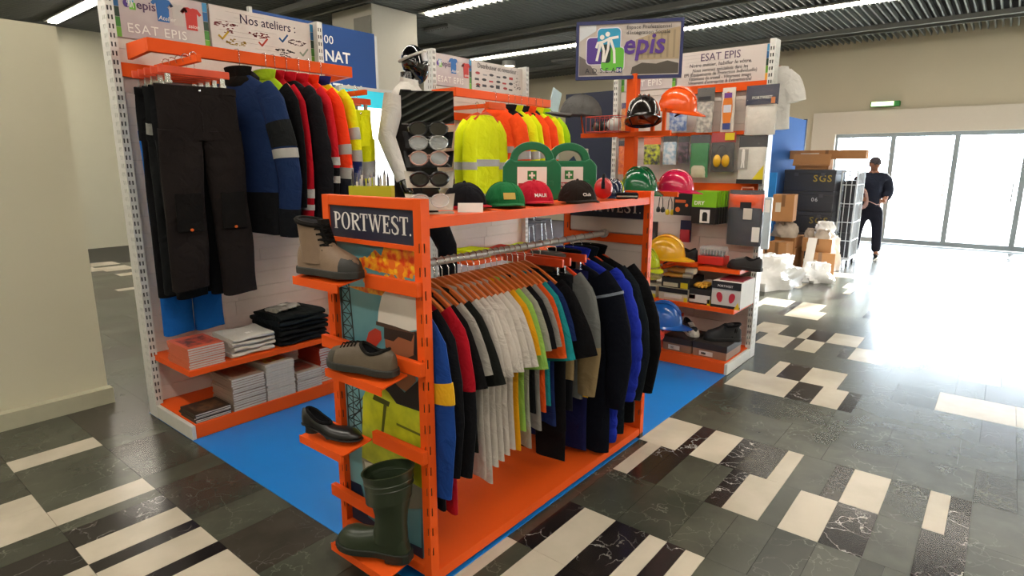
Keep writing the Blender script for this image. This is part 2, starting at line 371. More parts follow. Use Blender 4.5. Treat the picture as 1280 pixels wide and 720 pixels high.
# white column and blue wall banner behind the bays
cw = struct('column', MB().bb(6.42, 7.36, 8.1, 9.15, 0, 4.118), M('white_column', 'C6C1B4', .6, amt=.02))
MB().bb(6.405, 6.42, 8.12, 8.55, 2.9, 3.95).build('access_panel', M('grey_panel', '8E8C84', .6), cw)
MB().bb(6.40, 6.42, 8.8, 9.0, 3.55, 3.7).build('wall_box', BLACKP, cw)
t = thing('blue_banner', 'tall dark blue banner wall with white capital letters', 'banner', (2.98, 5.5, 0), FRONT)
MB().bb(.03, 1.40, .02, 3.02, -.03, 0).build('panel', M('banner_blue', '0E3F7E', .6, amt=.05, nscale=2), t)
MB().bb(0, .03, 0, 3.04, -.035, .005).build('post', WHITEMETAL, t)
MB().bb(1.40, 1.43, 0, 3.0, -.035, .005).build('post', WHITEMETAL, t)
for (s, x, z, sz) in (('00', .765, 2.84, .115), ('NAT', .765, 2.675, .15), ('RSE', .765, 2.52, .15), ('OTION', .72, 2.36, .15)):
    text(s, sz, WHITEP, t, x, z, .002, bold=.02 if sz > .13 else 0)
# ------------------------------------------------------------------ display bays
PLANK = M('whitewashed_plank', 'D0C5BD', .6, amt=.12, nscale=5, bump=.2, bscale=40)
BANN = M('banner_plank_print', 'CDC4BF', .5, amt=.07, nscale=6)
INKP = ink('4A2F55'); INKD = ink('3A3238')
def stripe(parent, x0, x1, h):
    for i, c in enumerate(['6CA82E', '3F7F2E', '1E3A2A', '1B5D94', '3B8CBE']):
        MB().bb(x0, x1, h*i/5, h*(i+1)/5-.002, 0, .0015).build('colour_band', ink(c), parent)
def tee_print(parent, x, y, s, col):
    p = [(-.5,1),(-.18,1.05),(0,.98),(.18,1.05),(.5,1),(.78,.66),(.6,.52),(.44,.68),(.40,-.55),(-.40,-.55),(-.44,.68),(-.6,.52),(-.78,.66)]
    MB().prism([(x+a*s, y+b*s) for a, b in p], .0005, .0015).build('shirt_print', ink(col), parent)
def logo(parent, x, y, s, z=.0):
    a = MB().prism([(x+q[0]*s, y+q[1]*s) for q in circ(-.28, -.05, .36, .42, 16)], z+.0005, z+.001); a.build('logo_purple', ink('4B2A86'), parent)
    MB().prism([(x+a_*s, y+b_*s) for a_, b_ in [(-.2,.0),(-.2,.62),(.42,.62),(.42,.0)]], z+.001, z+.0015).build('logo_blue', ink('1590B8'), parent)
    MB().prism([(x+a_*s, y+b_*s) for a_, b_ in [(-.06,-.62),(-.06,.1),(.58,.1),(.58,-.62)]], z+.0015, z+.002).build('logo_green', ink('66B32E'), parent)
    m = MB()
    for cx, cy in ((-.04, .42), (.14, .50)): m.prism([(x+q[0]*s, y+q[1]*s) for q in circ(cx, cy, .075, .075, 10)], z+.002, z+.003)
    for pts in ([(-.26,.1),(-.2,.26),(-.02,.30),(.2,.36),(.42,.40)], [(-.06,.3),(-.12,-.05),(-.18,-.36)], [(-.02,.28),(.02,-.1),(.0,-.4)], [(.16,.34),(.2,0),(.12,-.4)], [(.18,.34),(.3,0),(.34,-.44)], [(-.26,.1),(-.2,.0)]):
        m.ribbon([(x+q[0]*s, y+q[1]*s) for q in pts], .085*s, z+.002, z+.003)
    m.build('logo_figures', WHITEP, parent)
def picture_banner(bay, x0, x1, z0, h, flip=False):
    b = MB().bb(0, x1-x0, 0, h, -.012, 0).build('picture_banner', M('banner_photo', 'B3A5A8', .5, col2='C9BFBC', nscale=3), bay)
    b.location = (x0, -.02, z0); b.rotation_euler = FRONT
    w = x1-x0
    sx = w-.035 if not flip else 0
    g = bpy.data.objects.new('edge_stripe', None)
    e = MB().bb(0, .03, 0, .001, 0, .001)
    stripe_parent = b
    for i, c in enumerate(['6CA82E', '3F7F2E', '1E3A2A', '1B5D94', '3B8CBE']):
        for q in (0, w-.03): MB().bb(q, q+.03, h*i/5, h*(i+1)/5-.002, 0, .0015).build('colour_band', ink(c), b)
    bpy.data.objects.remove(g)
    logo(b, .09, h*.70, .055); text('epis', .07, INKP, b, .125, h*.62, bold=.012)
    tee_print(b, .275, h*.60, .085, '1E62A8'); tee_print(b, .365, h*.56, .08, 'BDB6B2'); tee_print(b, .445, h*.52, .085, 'C23028')
    text('Atelier', .036, WHITEP, b, .245, h*.47, .0025, shear=.2); text('ssion', .034, WHITEP, b, .42, h*.40, .0025, shear=.2)
    text('ESAT EPIS', .075, WHITEP, b, .06, h*.12, .003, sp=1.1)
    return b
def plain_banner(bay, x0, x1, z0, h):
    b = MB().bb(0, x1-x0, 0, h, -.012, 0).build('text_banner', BANN, bay)
    b.location = (x0, -.02, z0); b.rotation_euler = FRONT
    m = MB(); r = random.Random(int(x0*100))
    for k in range(9):
        yy = h*(k+.6)/9.5; xa = r.uniform(0, .4)*(x1-x0); m.bb(xa, xa+r.uniform(.15, .5)*(x1-x0), yy, yy+.0012, 0, .0006)
    m.build('plank_lines', ink('9A918C'), b)
    return b
def make_bay(loc, rotz, W, top, label, deck_depth=.6, shelf=None, lip=True):
    t = thing('display_bay', label, 'display rack', loc, rotz)
    for x in (0, W-.045):
        zs = []; z = .12
        while z < top-.02: zs.append(z); z += .05
        sd_ = [(-.05, -.042), (-.02, -.012)]
        hollow(MB().slot_tube(x, x+.045, -.075, .045, 0, top+.02, {'front': [(x+.008, x+.016), (x+.026, x+.034)], 'left': sd_ if x == 0 else [], 'right': sd_ if x > 0 else []}, zs, .026).build('upright', WHITEMETAL, t), SLOTSHADE)
    bp = MB().bb(.045, W-.045, -.004, .02, .08, top).build('back_panel', M('panel_board', 'B4AAA2', .8), t)
    z = .085; r = random.Random(int(W*1000+top*77)); k = 0
    while z < top-.29:
        h = r.choice([.085, .095, .105]); h = min(h, top-.285-z)
        cut = r.uniform(.3, .7)*(W-.09)
        for xa, xb in ((.046, .046+cut-.0015), (.046+cut+.0015, W-.046)):
            MB().bb(xa, xb, -.016-r.uniform(0, .002), -.004, z, z+h-.0025).build('plank', PLANK, bp)
        z += h
    D = deck_depth
    MB().bb(.0, .025, -D, -.076, 0, .088).build('base_end', M('white_base', 'C9C8C0', .45), t, bevel=.003)
    MB().bb(W-.025, W, -D, -.076, 0, .088).build('base_end', M('white_base', 'C9C8C0', .45), t, bevel=.003)
    MB().bb(.026, W-.026, -D+.002, -.017, .07, .092).bb(.026, W-.026, -D, -D+.02, .004, .09).build('base_deck', ORANGE, t)
    return t
def shelf_part(t, x0, x1, y0, y1, z, th=.035, name='shelf'):
    o = MB().bb(x0, x1, y0, y1, z-.008, z).bb(x0, x1, y0, y0+.012, z-th, z-.008).build(name, ORANGE, t)
    for x in (x0, x1-.012): MB().bb(x, x+.012, y0+.012, y1, z-th, z-.008).build('bracket', ORANGE, o)
    return o
def canopy(t, x0, x1, yf, z, h=.075):
    o = MB().bb(x0, x1, yf, yf+.03, z-h, z).build('front_bar', ORANGE, t, bevel=.003)
    for x in (x0, x1-.025):
        m = MB(); m.add([(x,yf+.03,z-h),(x+.025,yf+.03,z-h),(x+.025,-.076,z-h*1.2),(x,-.076,z-h*1.2),(x,yf+.03,z),(x+.025,yf+.03,z),(x+.025,-.076,z),(x,-.076,z)],
              [(0,3,2,1),(4,5,6,7),(0,1,5,4),(1,2,6,5),(2,3,7,6),(3,0,4,7)])
        m.build('bar_arm', ORANGE, o)
    return o
# --- bay 1 (left)
bay1 = make_bay((1.385, 4.235, .004), 0, 1.44, 2.67, 'white plank display bay hung with trousers and work jackets, books on its shelves')
picture_banner(bay1, .06, .61, 2.39, .285)
tb = plain_banner(bay1, .625, 1.40, 2.39, .285)
for i, c in enumerate(['6CA82E', '3F7F2E', '1E3A2A', '1B5D94', '3B8CBE']): MB().bb(.745, .772, .285*i/5, .285*(i+1)/5-.002, 0, .0015).build('colour_band', ink(c), tb)
text('Nos ateliers :', .085, ink('33284A'), tb, .20, .20, sx=.92)
def cloud(parent, x, y, w, h, col, seed, n=26):
    r = random.Random(seed); m = MB()
    for k in range(n):
        a = r.uniform(-1, 1); b = r.uniform(-1, 1)
        xx = x+a*w/2; yy = y+b*h/2*(1-abs(a)*.6); m.bb(xx, xx+r.uniform(.006, .02), yy, yy+r.uniform(.003, .007), .0005, .0015)
    m.build('word_cloud', ink(col), parent)
cloud(tb, .10, .17, .16, .05, '7A3038', 1, 40); cloud(tb, .11, .13, .05, .04, '7A3038', 2, 14)
cloud(tb, .33, .14, .15, .04, '7A3038', 3, 40); cloud(tb, .16, .065, .14, .05, 'A08030', 4, 34); cloud(tb, .62, .13, .13, .05, '553A44', 5, 36); cloud(tb, .52, .06, .14, .03, '3A3438', 6, 36); cloud(tb, .52, .03, .08, .04, '3A3438', 7, 18)
for (x, y, c) in ((.05, .08, 'C8A22A'), (.33, .075, 'C84A3A'), (.49, .125, '2A5C94'), (.65, .05, '8A9A8A')):
    MB().ribbon([(x, y+.02), (x+.022, y), (x+.065, y+.05)], .012, .001, .002).build('tick_mark', ink(c), tb)
shelf_part(bay1, .03, 1.41, -.585, -.017, .428)
canopy(bay1, .085, 1.465, -.385, 2.345)
MB().bb(.05, .78, -.05, -.02, 2.16, 2.24).build('wall_bar', ORANGE, bay1)
MB().bb(1.06, 1.43, -.05, -.02, 2.08, 2.15).build('wall_bar', ORANGE, bay1)
MB().bb(.235, .26, -.64, -.05, 2.205, 2.245).build('hang_arm', ORANGE, bay1, bevel=.002)
MB().bb(1.402, 1.427, -.60, -.076, 2.13, 2.165).build('hang_arm', ORANGE, bay1, bevel=.002)
# --- bay 2 (beyond the mannequin)
bay2 = make_bay((3.955, 4.235, .004), 0, 1.42, 2.645, 'white plank display bay hung with fluorescent yellow and orange jackets')
picture_banner(bay2, .05, .57, 2.365, .28)
tb = plain_banner(bay2, .58, 1.375, 2.365, .28)
text('Distributeur et revendeur :', .068, INKD, tb, .08, .215, sx=.85)
r = random.Random(5)
for j in range(3):
    for i in range(6):
        x = .05+i*.105+r.uniform(-.01, .01); y = .15-j*.055; c = r.choice(['B03030', '3A3A40', '9A3438', '2A2A30', '8A8A90'])
        if (i+j) % 2: MB().bb(x, x+.06, y, y+r.uniform(.012, .035), .0005, .0015).build('logo_print', ink(c), tb)
        else: MB().prism(circ(x+.03, y+.015, .034, .013, 12), .0005, .0015).build('logo_print', ink(c), tb)
MB().prism([(.05, .03), (.12, .03), (.085, .065)], .0005, .0017).build('logo_print', ink('222228'), tb)
cloud(tb, .70, .10, .11, .16, '3A3438', 17, 34)
canopy(bay2, -.02, 1.40, -.385, 2.305)
MB().bb(.05, 1.40, -.05, -.02, 2.06, 2.13).build('wall_bar', ORANGE, bay2)
MB().bb(.14, .165, -.62, -.05, 2.13, 2.165).build('hang_arm', ORANGE, bay2, bevel=.002)
MB().bb(.10, .33, -.66, -.62, 2.12, 2.175).build('arm_front', ORANGE, bay2)
shelf_part(bay2, .03, 1.39, -.5, -.017, .76)
# --- right bay
bay3 = make_bay((5.2, 2.965, .004), -pi/2, 1.425, 2.585, 'tall plank display bay of gloves, packs and safety shoes, banner on top', .62)
picture_banner(bay3, .05, .585, 2.305, .275)
tb = plain_banner(bay3, .60, 1.375, 2.305, .275)
for i, c in enumerate(['E0A030', '6CA82E', '1E3A2A', '1B5D94', '3B8CBE']): MB().bb(.745, .774, .275*i/5, .275*(i+1)/5-.002, 0, .0015).build('colour_band', ink(c), tb)
text('ESAT EPIS', .085, INKP, tb, .37, .195, align='CENTER', sx=.95)
text('Notre métier, habiller le vôtre.', .042, INKD, tb, .37, .150, align='CENTER', shear=.1)
text('Nous sommes spécialisés dans les\nEPI (Équipements de Protection Individuelle)\nVêtement de travail - Vêtement image\nVêtement d\'entreprise & Évènementiel', .039, INKD, tb, .37, .110, align='CENTER', shear=.1, line=.86, sx=.88)
MB().bb(.60, 1.375, -.05, -.02, 2.235, 2.30).build('wall_bar', ORANGE, bay3)
MB().bb(.05, 1.375, -.05, -.02, 1.885, 1.915).build('wall_bar', ORANGE, bay3)
MB().bb(.05, 1.375, -.05, -.02, 1.415, 1.485).build('wall_bar', ORANGE, bay3)
shelf_part(bay3, .03, 1.40, -.50, -.017, .505)
shelf_part(bay3, 1.03, 1.38, -.36, -.017, .80, .03)
shelf_part(bay3, .45, 1.02, -.36, -.017, .82, .03)

# ------------------------------------------------------------------ gondola
gon = thing('clothes_stand', 'orange metal clothes stand with hanging rail, top shelf and sign panels at both ends', 'clothes rack', (1.40, 1.55, .004))
GL, GW = 1.77, .585       # local x along the stand, local y across
def frame(x0, H, inner):
    for y in (0, GW-.04):
        zs = []; z = .15
        while z < H-.12: zs.append(z); z += .085
        hollow(MB().slot_tube(x0, x0+.04, y, y+.04, .03, H, {'left': [(y+.010, y+.016)], 'front': [(x0+.010, x0+.016)]}, zs, .034).build('post', ORANGE, gon), SLOTSHADE)
        MB().bb(x0, x0+.04, y, y+.04, 0, .03).build('foot', BLACKP, gon)
    MB().bb(x0, x0+.04, .04, GW-.04, H-.04, H).build('top_bar', ORANGE, gon, bevel=.003)
    MB().bb(x0, x0+.04, .04, GW-.04, .05, .09).build('bottom_bar', ORANGE, gon, bevel=.003)
frame(0, 1.527, 1); frame(GL-.04, 1.495, 0)
# sign panels
SERIF = {}
def serif_word(parent, word, x, y, h, z, mat, cond=.72):
    # capital letters with serifs drawn as flat strokes
    T = .17*h; t = .075*h; S = .05*h
    cx = x
    for ch in word:
        m = MB(); w = {'P': .60, 'O': .78, 'R': .70, 'T': .66, 'W': 1.02, 'E': .64, 'S': .54}[ch]*h*cond*1.25
        def ser(xc, yb, ww=.30): m.bb(cx+xc-ww*h/2, cx+xc+ww*h/2, y+yb, y+yb+S, z, z+.001)
        if ch in 'PRE': m.bb(cx+.10*h, cx+.10*h+T, y, y+h, z, z+.001); ser(.10*h+T/2, 0); m.bb(cx, cx+.1*h, y+h-S, y+h, z, z+.001)
        if ch == 'T': m.bb(cx+w/2-T/2, cx+w/2+T/2, y, y+h, z, z+.001); ser(w/2, 0, .34); m.bb(cx+.02*h, cx+w-.02*h, y+h-t, y+h, z, z+.001); m.bb(cx+.02*h, cx+.02*h+S, y+h-.26*h, y+h, z, z+.001); m.bb(cx+w-.02*h-S, cx+w-.02*h, y+h-.26*h, y+h, z, z+.001)
        if ch == 'E':
            for yy, ww in ((0, w-.06*h), (h*.48, w*.72), (h-t, w-.08*h)): m.bb(cx+.10*h+T, cx+ww, y+yy, y+yy+t, z, z+.001)
            m.bb(cx+w-.06*h-S, cx+w-.06*h, y, y+.26*h, z, z+.001).bb(cx+w-.08*h-S, cx+w-.08*h, y+h-.24*h, y+h, z, z+.001).bb(cx+w*.72-S, cx+w*.72, y+.38*h, y+.64*h, z, z+.001)
        if ch in 'PR':
            n = 10; o = [(cx+.10*h+T+(w-.10*h-T)*cos(a)*1.0, y+h*.74+.26*h*sin(a)) for a in [-pi/2+pi*k/n for k in range(n+1)]]
            i = [(cx+.10*h+T+(w-.10*h-T-T*.9)*cos(a), y+h*.74+(.26*h-t)*sin(a)) for a in [-pi/2+pi*k/n for k in range(n+1)]]
            for k in range(n): m.prism([o[k], o[k+1], i[k+1], i[k]], z, z+.001)
            if ch == 'R': m.prism([(cx+.12*h+T, y+.5*h), (cx+.14*h+T*1.9, y+.5*h), (cx+w+.10*h, y), (cx+w-.08*h, y)], z, z+.001)
        if ch == 'O':
            n = 20; o = circ(cx+w/2, y+h/2, w/2, h*.515, n); i = circ(cx+w/2, y+h/2, w/2-T, h*.515-S, n)
            for k in range(n): m.prism([o[k], o[(k+1) % n], i[(k+1) % n], i[k]], z, z+.001)
        if ch == 'W':
            xs = [.10*h, w*.30, w*.52, w*.72, w-.06*h]
            m.prism([(cx+xs[0]-T/2, y+h), (cx+xs[0]+T/2, y+h), (cx+xs[1]+T*.4, y), (cx+xs[1]-T*.2, y)], z, z+.001)
            m.prism([(cx+xs[1]-T*.1, y), (cx+xs[1]+T*.35, y), (cx+xs[2]+S/2, y+h), (cx+xs[2]-S/2, y+h)], z, z+.001)
            m.prism([(cx+xs[2]-T*.6, y+h), (cx+xs[2]+T*.4, y+h), (cx+xs[3]+T*.4, y), (cx+xs[3]-T*.2, y)], z, z+.001)
            m.prism([(cx+xs[3]-T*.1, y), (cx+xs[3]+T*.35, y), (cx+xs[4]+S/2, y+h), (cx+xs[4]-S/2, y+h)], z, z+.001)
            for q, ww in ((xs[0], .28), (xs[2], .26), (xs[4], .2)): ser(q, h-S, ww)
        if ch == 'S':
            pts = [(.93,.74),(.86,.92),(.5,.99),(.14,.88),(.12,.68),(.4,.55),(.72,.43),(.92,.27),(.82,.08),(.45,.01),(.12,.1),(.06,.28)]
            ws = [.04,.06,.08,.13,.15,.17,.17,.15,.13,.08,.06,.04]
            m.ribbon([(cx+a*w, y+b*h) for a, b in pts], [q*h for q in ws], z, z+.001)
        m.build('letter', mat, parent); cx += w+.10*h*cond
    return cx-x
def sign_panel(x, z0, z1):
    b = MB().bb(0, GW-.08, 0, z1-z0, -.006, 0).build('sign_panel', NAVY, gon); b.location = (x, GW-.04, z0); b.rotation_euler = SIDE
    serif_word(b, 'PORTWEST', .026, (z1-z0)*.27, .066, 0, WHITEP, .875)
    MB().prism(circ(GW-.105, (z1-z0)*.30, .004, n=8), 0, .001).build('mark', WHITEP, b)
    return b
sign_panel(.008, 1.362, 1.487)
sign_panel(GL-.035, 1.335, 1.455)
MB().bb(.0, .04, .04, GW-.04, 1.345, 1.362).build('cross_bar', ORANGE, gon)
for (z, y0, y1) in ((1.215, .005, .30), (.92, -.0, GW+.03), (.575, .0, .30), (.23, .27, GW+.03)):
    MB().bb(-.025, -.0005, y0, y1, z-.03, z+.022).build('cross_bar', ORANGE, gon, bevel=.002)
def shoe_tray(y0, y1, z, d=.15, dz=.02):
    m = MB(); xf, xb = -.025-d, -.0255
    m.add([(xf,y0,z),(xb,y0,z+dz),(xb,y1,z+dz),(xf,y1,z),(xf,y0,z+.006),(xb,y0,z+dz+.006),(xb,y1,z+dz+.006),(xf,y1,z+.006)], [(0,3,2,1),(4,5,6,7),(0,1,5,4),(1,2,6,5),(2,3,7,6),(3,0,4,7)])
    m.bb(xf-.004, xf, y0, y1, z-.022, z+.010); m.build('shoe_tray', ORANGE, gon)
shoe_tray(.29, .585, 1.205, .125); shoe_tray(.07, .41, .862, .12); shoe_tray(.30, .59, .538, .145); shoe_tray(.06, .41, .118, .145)
# deck, top shelf, rail
MB().bb(.041, GL-.041, .02, GW-.02, .05, .062).bb(.041, GL-.041, .004, .02, .022, .066).bb(.041, GL-.041, GW-.02, GW-.004, .022, .066).build('deck', ORANGE, gon)
MB().bb(.041, GL-.041, .02, GW-.02, 1.45, 1.458).bb(.041, GL-.041, .004, .02, 1.424, 1.462).bb(.041, GL-.041, GW-.02, GW-.004, 1.424, 1.462).build('top_shelf', ORANGE, gon)
MB().cyl((.041, .29, 1.24), (GL-.041, .29, 1.24), .0165, n=16).build('hanging_rail', RAILMET, gon, True)
for x in (.041, GL-.065): MB().cyl((x, .29, 1.24), (x+.024, .29, 1.24), .026, n=16).build('rail_socket', RAILMET, gon, True)
MB().bb(GL-.04, GL-.0, .041, GW-.041, 1.19, 1.24).build('cross_bar', ORANGE, gon)
bp = MB().bb(GL-.02, GL-.012, .041, GW-.041, .09, 1.185).bb(GL-.02, GL-.012, .041, GW-.041, 1.241, 1.334).build('end_panel', M('panel_board'), gon)
z = .095
while z < 1.33:
    zt = min(z+.105, 1.333)
    if not (z < 1.24 and zt > 1.19): MB().bb(GL-.03, GL-.021, .042, GW-.042, z, zt-.003).build('plank', PLANK, bp)
    elif z < 1.18: MB().bb(GL-.03, GL-.021, .042, GW-.042, z, 1.188).build('plank', PLANK, bp)
    z += .105
POSTER = {'tower': [(0.032, 1.114), (0.098, 1.124), (0.188, 0.551), (-0.035, 0.427)], 'flame1': [(0.195, 1.286), (0.247, 1.325), (0.284, 1.304), (0.317, 1.368), (0.362, 1.354), (0.39, 1.379), (0.425, 1.359), (0.46, 1.379), (0.518, 1.356), (0.522, 1.262), (0.44, 1.237), (0.327, 1.239), (0.231, 1.243), (0.131, 1.258)], 'flame2': [(0.058, 1.158), (0.226, 1.173), (0.369, 1.174), (0.51, 1.182), (0.509, 1.152), (0.367, 1.143), (0.273, 1.148), (0.173, 1.147)], 'helmet': [(0.244, 1.029), (0.254, 1.088), (0.278, 1.149), (0.323, 1.189), (0.394, 1.211), (0.451, 1.203), (0.488, 1.17), (0.502, 1.113), (0.495, 1.052), (0.428, 1.033), (0.337, 1.039)], 'brim': [(0.235, 1.04), (0.337, 1.039), (0.442, 1.033), (0.499, 1.046), (0.498, 1.025), (0.405, 1.02), (0.302, 1.023), (0.234, 1.024)], 'face': [(0.283, 1.023), (0.503, 1.032), (0.492, 0.975), (0.454, 0.93), (0.389, 0.897), (0.323, 0.902), (0.287, 0.933)], 'goggle': [(0.283, 1.023), (0.459, 1.03), (0.44, 0.995), (0.367, 1.0), (0.337, 0.976), (0.28, 0.977)], 'beard': [(0.287, 0.946), (0.334, 0.924), (0.399, 0.918), (0.464, 0.951), (0.492, 0.993), (0.489, 0.928), (0.419, 0.872), (0.34, 0.86), (0.294, 0.896)], 'muff': [(0.167, 0.949), (0.185, 0.986), (0.228, 1.01), (0.262, 1.003), (0.265, 0.971), (0.227, 0.934), (0.181, 0.925)], 'strap': [(0.46, 1.036), (0.486, 1.035), (0.472, 0.94), (0.451, 0.948)], 'neck': [(0.322, 0.892), (0.453, 0.911), (0.459, 0.843), (0.401, 0.787), (0.336, 0.8)], 'collar': [(0.247, 0.799), (0.327, 0.811), (0.391, 0.781), (0.468, 0.845), (0.505, 0.885), (0.497, 0.726), (0.411, 0.721), (0.331, 0.72), (0.283, 0.747)], 'jacket': [(0.124, 0.693), (0.161, 0.751), (0.226, 0.787), (0.294, 0.757), (0.34, 0.722), (0.497, 0.726), (0.482, 0.404), (0.37, 0.411), (0.219, 0.407), (0.095, 0.413)], 'pocket': [(0.201, 0.726), (0.301, 0.718), (0.29, 0.695), (0.189, 0.702)], 'zip': [(0.26, 0.701), (0.28, 0.699), (0.251, 0.571), (0.235, 0.566)], 'seam': [(0.335, 0.64), (0.493, 0.634), (0.493, 0.624), (0.335, 0.63)], 'legs': [(0.095, 0.413), (0.219, 0.407), (0.37, 0.411), (0.482, 0.404), (0.479, 0.32), (0.362, 0.274), (0.208, 0.257), (0.101, 0.284)], 'legsW': [(0.111, 0.4), (0.193, 0.409), (0.204, 0.211), (0.244, 0.171), (0.179, 0.163), (0.13, 0.295)], 'dark': [(-0.039, 0.272), (0.078, 0.276), (0.117, 0.138), (0.251, 0.118), (0.461, 0.137), (0.469, 0.317), (0.466, 0.045), (0.19, 0.015), (-0.053, -0.005)], 'yel': [(0.194, 0.355), (0.236, 0.356), (0.257, 0.202), (0.213, 0.177), (0.176, 0.256)]}
pb = MB().bb(0, GW-.09, .095, 1.343, -.005, 0).build('poster', M('poster_sky', '4E8C98', .35, col2='6FA3AC', nscale=2.5), gon)
pb.location = (.03, GW-.04, 0); pb.rotation_euler = SIDE
def flame(): 
    m = M('poster_flame', 'F2B21C', .4, col2='D83A10', nscale=28, detail=5); return m
PC = dict(flame1=flame(), flame2=flame(), helmet=ink('DCD6CC'), brim=ink('4A3428'), face=ink('9A5E3E'), goggle=ink('2A1A16'), beard=ink('3A261E'), muff=ink('B8321E'), strap=ink('16181A'), neck=ink('A06A48'), collar=ink('14161A'), jacket=M('poster_hivis', 'C4CC28', .4, col2='A8B420', nscale=12), pocket=ink('3A4410'), zip=ink('4A5410'), seam=ink('5A6414'), legs=ink('8A8A7A'), legsW=ink('D8D8CC'), dark=ink('14203A'), yel=ink('C8C828'))
for i, (k, mt) in enumerate(PC.items()):
    pts = [(min(max(u, .004), GW-.095), v) for u, v in POSTER[k]]
    MB().prism(pts, .0004+i*.00012, .0008+i*.00012).build('print_'+k if False else 'poster_print', mt, pb)
r = random.Random(9)
for k in range(46):     # billowing blobs of the printed flames
    u = r.uniform(.10, GW-.12); v = 1.195+.14*r.random()*min(1, (u-.06)*5); rad = r.uniform(.008, .024)
    if v+rad > 1.335 or u+rad > GW-.095: continue
    MB().prism(circ(u, v, rad, n=12), .0009+k*.00001, .0011+k*.00001).build('poster_print', [flame(), ink('F0C22A'), ink('E06A18'), ink('E8961E')][k % 4], pb)
m = MB(); r = random.Random(4)
for k in range(16):
    z = .47+k*.052; wd = .10-.055*k/16
    m.ribbon([(.01, z), (.01+wd, z)], .005, .0003, .0006); m.ribbon([(.01, z), (.01+wd, z+.052)], .0045, .0003, .0006); m.ribbon([(.01+wd, z), (.01, z+.052)], .0045, .0003, .0006)
m.ribbon([(.012, .45), (.012, 1.28)], .008, .0003, .0006).ribbon([(.115, .45), (.06, 1.28)], .008, .0003, .0006)
for k in range(10): m.ribbon([(.02+r.uniform(0, .16), .45+r.uniform(0, .3)), (.02+r.uniform(0, .16), .45+r.uniform(0, .3))], .006, .0003, .0006)
m.build('tower_print', ink('1E2E2E'), pb)
# near-end inner bar behind the tray with the work boot
# ------------------------------------------------------------------ garments (local: x = thickness along the rail, y = width, z = down from the hanging point)
def sgn(v): return -1 if v < 0 else 1
def fold_x(y, z, a, ph): return a*sin(y*26+ph+z*1.5)+a*.6*sin(y*47+ph*2-z*2)
def g_ring(z, P, off=0, N=28):
    zs, L, nw, sw, hw, d = P['zs'], P['L'], P['nw'], P['sw'], P['hw'], P['d']; z0 = P['z0']
    if -z <= zs:
        t = max(0, (-z-z0)/(zs-z0)); w = nw+(sw-nw)*t**.85; dd = .014+(d-.014)*min(1, t*1.3); f = 0
    else:
        t = (-z-zs)/(L-zs); w = sw+(hw-sw)*t; dd = d*(1+P.get('flare', .25)*t); f = t
    a = P.get('fold', .010)*min(1, f*1.6); ph = P['ph']; out = []
    for k in range(N):
        q = 2*pi*k/N; c, s = cos(q), sin(q)
        x = dd*sgn(s)*abs(s)**.75; y = w*sgn(c)*abs(c)**.8
        x += fold_x(y, z, a, ph)
        y += a*.8*sin(z*9+ph)*abs(c)
        n = math.hypot(s/dd*.03, c) or 1
        x += off*s*1.0; y += off*c
        if y > 0: y *= P.get('sq', 1)
        out.append((x+P.get('lean', 0)*f, y, z+(.012*sin(y*9+ph) if f > .97 else 0)))
    return out
def g_body(P, za, zb, off=0, n=None):
    n = n or max(2, int(abs(zb-za)/.05)+1)
    return MB().loft([g_ring(za+(zb-za)*i/n, P, off) for i in range(n+1)])
def sl_pts(P, side):
    sw, zs = P['sw'], P['zs']; L = P['sl']; sp = P.get('spread', .05); x = P.get('slx', 0)
    if L < .35: return [((0, side*(sw-.07), -zs+.015), P['d']*.95, .07), ((x*.3, side*(sw-.01), -zs-.05), P['d']*1.1, .085), ((x*.6, side*(sw+sp*.6), -zs-.05-L*.5), P['d']*1.1, .09), ((x, side*(sw+sp), -zs-.04-L), P['d']*1.05, .092)]
    return [((0, side*(sw-.07), -zs+.02), P['d']*.9, .075), ((x*.2, side*(sw-.005), -zs-.06), P['d']*1.1, .088), ((x*.5, side*(sw+sp*.7), -zs-L*.35), P['d']*1.15, .082), ((x*.8, side*(sw+sp), -zs-L*.6), P['d']*1.1, .074), ((x, side*(sw+sp*.8), -zs-L*.85), P['d'], .066), ((x, side*(sw+sp*.7), -zs-L), P['d']*.9, .058)]
def sl_ring(P, side, t, off=0, N=16):
    pts = sl_pts(P, side); m = len(pts)-1; u = t*m; i = min(int(u), m-1); f = u-i
    p = Vector(pts[i][0]).lerp(Vector(pts[i+1][0]), f); a = pts[i][1]+(pts[i+1][1]-pts[i][1])*f; b = pts[i][2]+(pts[i+1][2]-pts[i][2])*f
    d = Vector(pts[i+1][0])-Vector(pts[i][0])
    if i+2 <= m: d = d.normalized().lerp((Vector(pts[i+2][0])-Vector(pts[i+1][0])).normalized(), f*.5)
    d.normalize(); wv = Vector((0, -d.z, d.y)).normalized(); fo = P.get('fold', .01)
    out = []
    for k in range(N):
        q = 2*pi*k/N; pp = p+Vector((1, 0, 0))*((a+off)*sin(q))+wv*((b+off)*cos(q)); fz = max(0, (-pp.z-P['zs'])/(P['L']-P['zs'])); pp.x += fold_x(pp.y, pp.z, fo*min(1, fz*1.6), P['ph']); out.append(pp)
    for p_ in out:
        if p_.y > 0: p_.y *= P.get('sq', 1)
    return out
def g_sleeve(P, side, t0=0, t1=1, off=0, n=10):
    if P.get('quilt') and not off: n = 48; return MB().loft([sl_ring(P, side, t0+(t1-t0)*i/n, .007*abs(sin(pi*i/6))) for i in range(n+1)])
    return MB().loft([sl_ring(P, side, t0+(t1-t0)*i/n, off) for i in range(n+1)])
HPROTO = {}
def bar_hook(drop): return MB().tube([(0, .0195, -.022), (0, .0195, -.004), (0, .012, .003), (0, -.012, .003), (0, -.0195, -.004), (0, -.0195, -.086), (0, -.004, -.104), (0, 0, -drop)], .0022, 6)
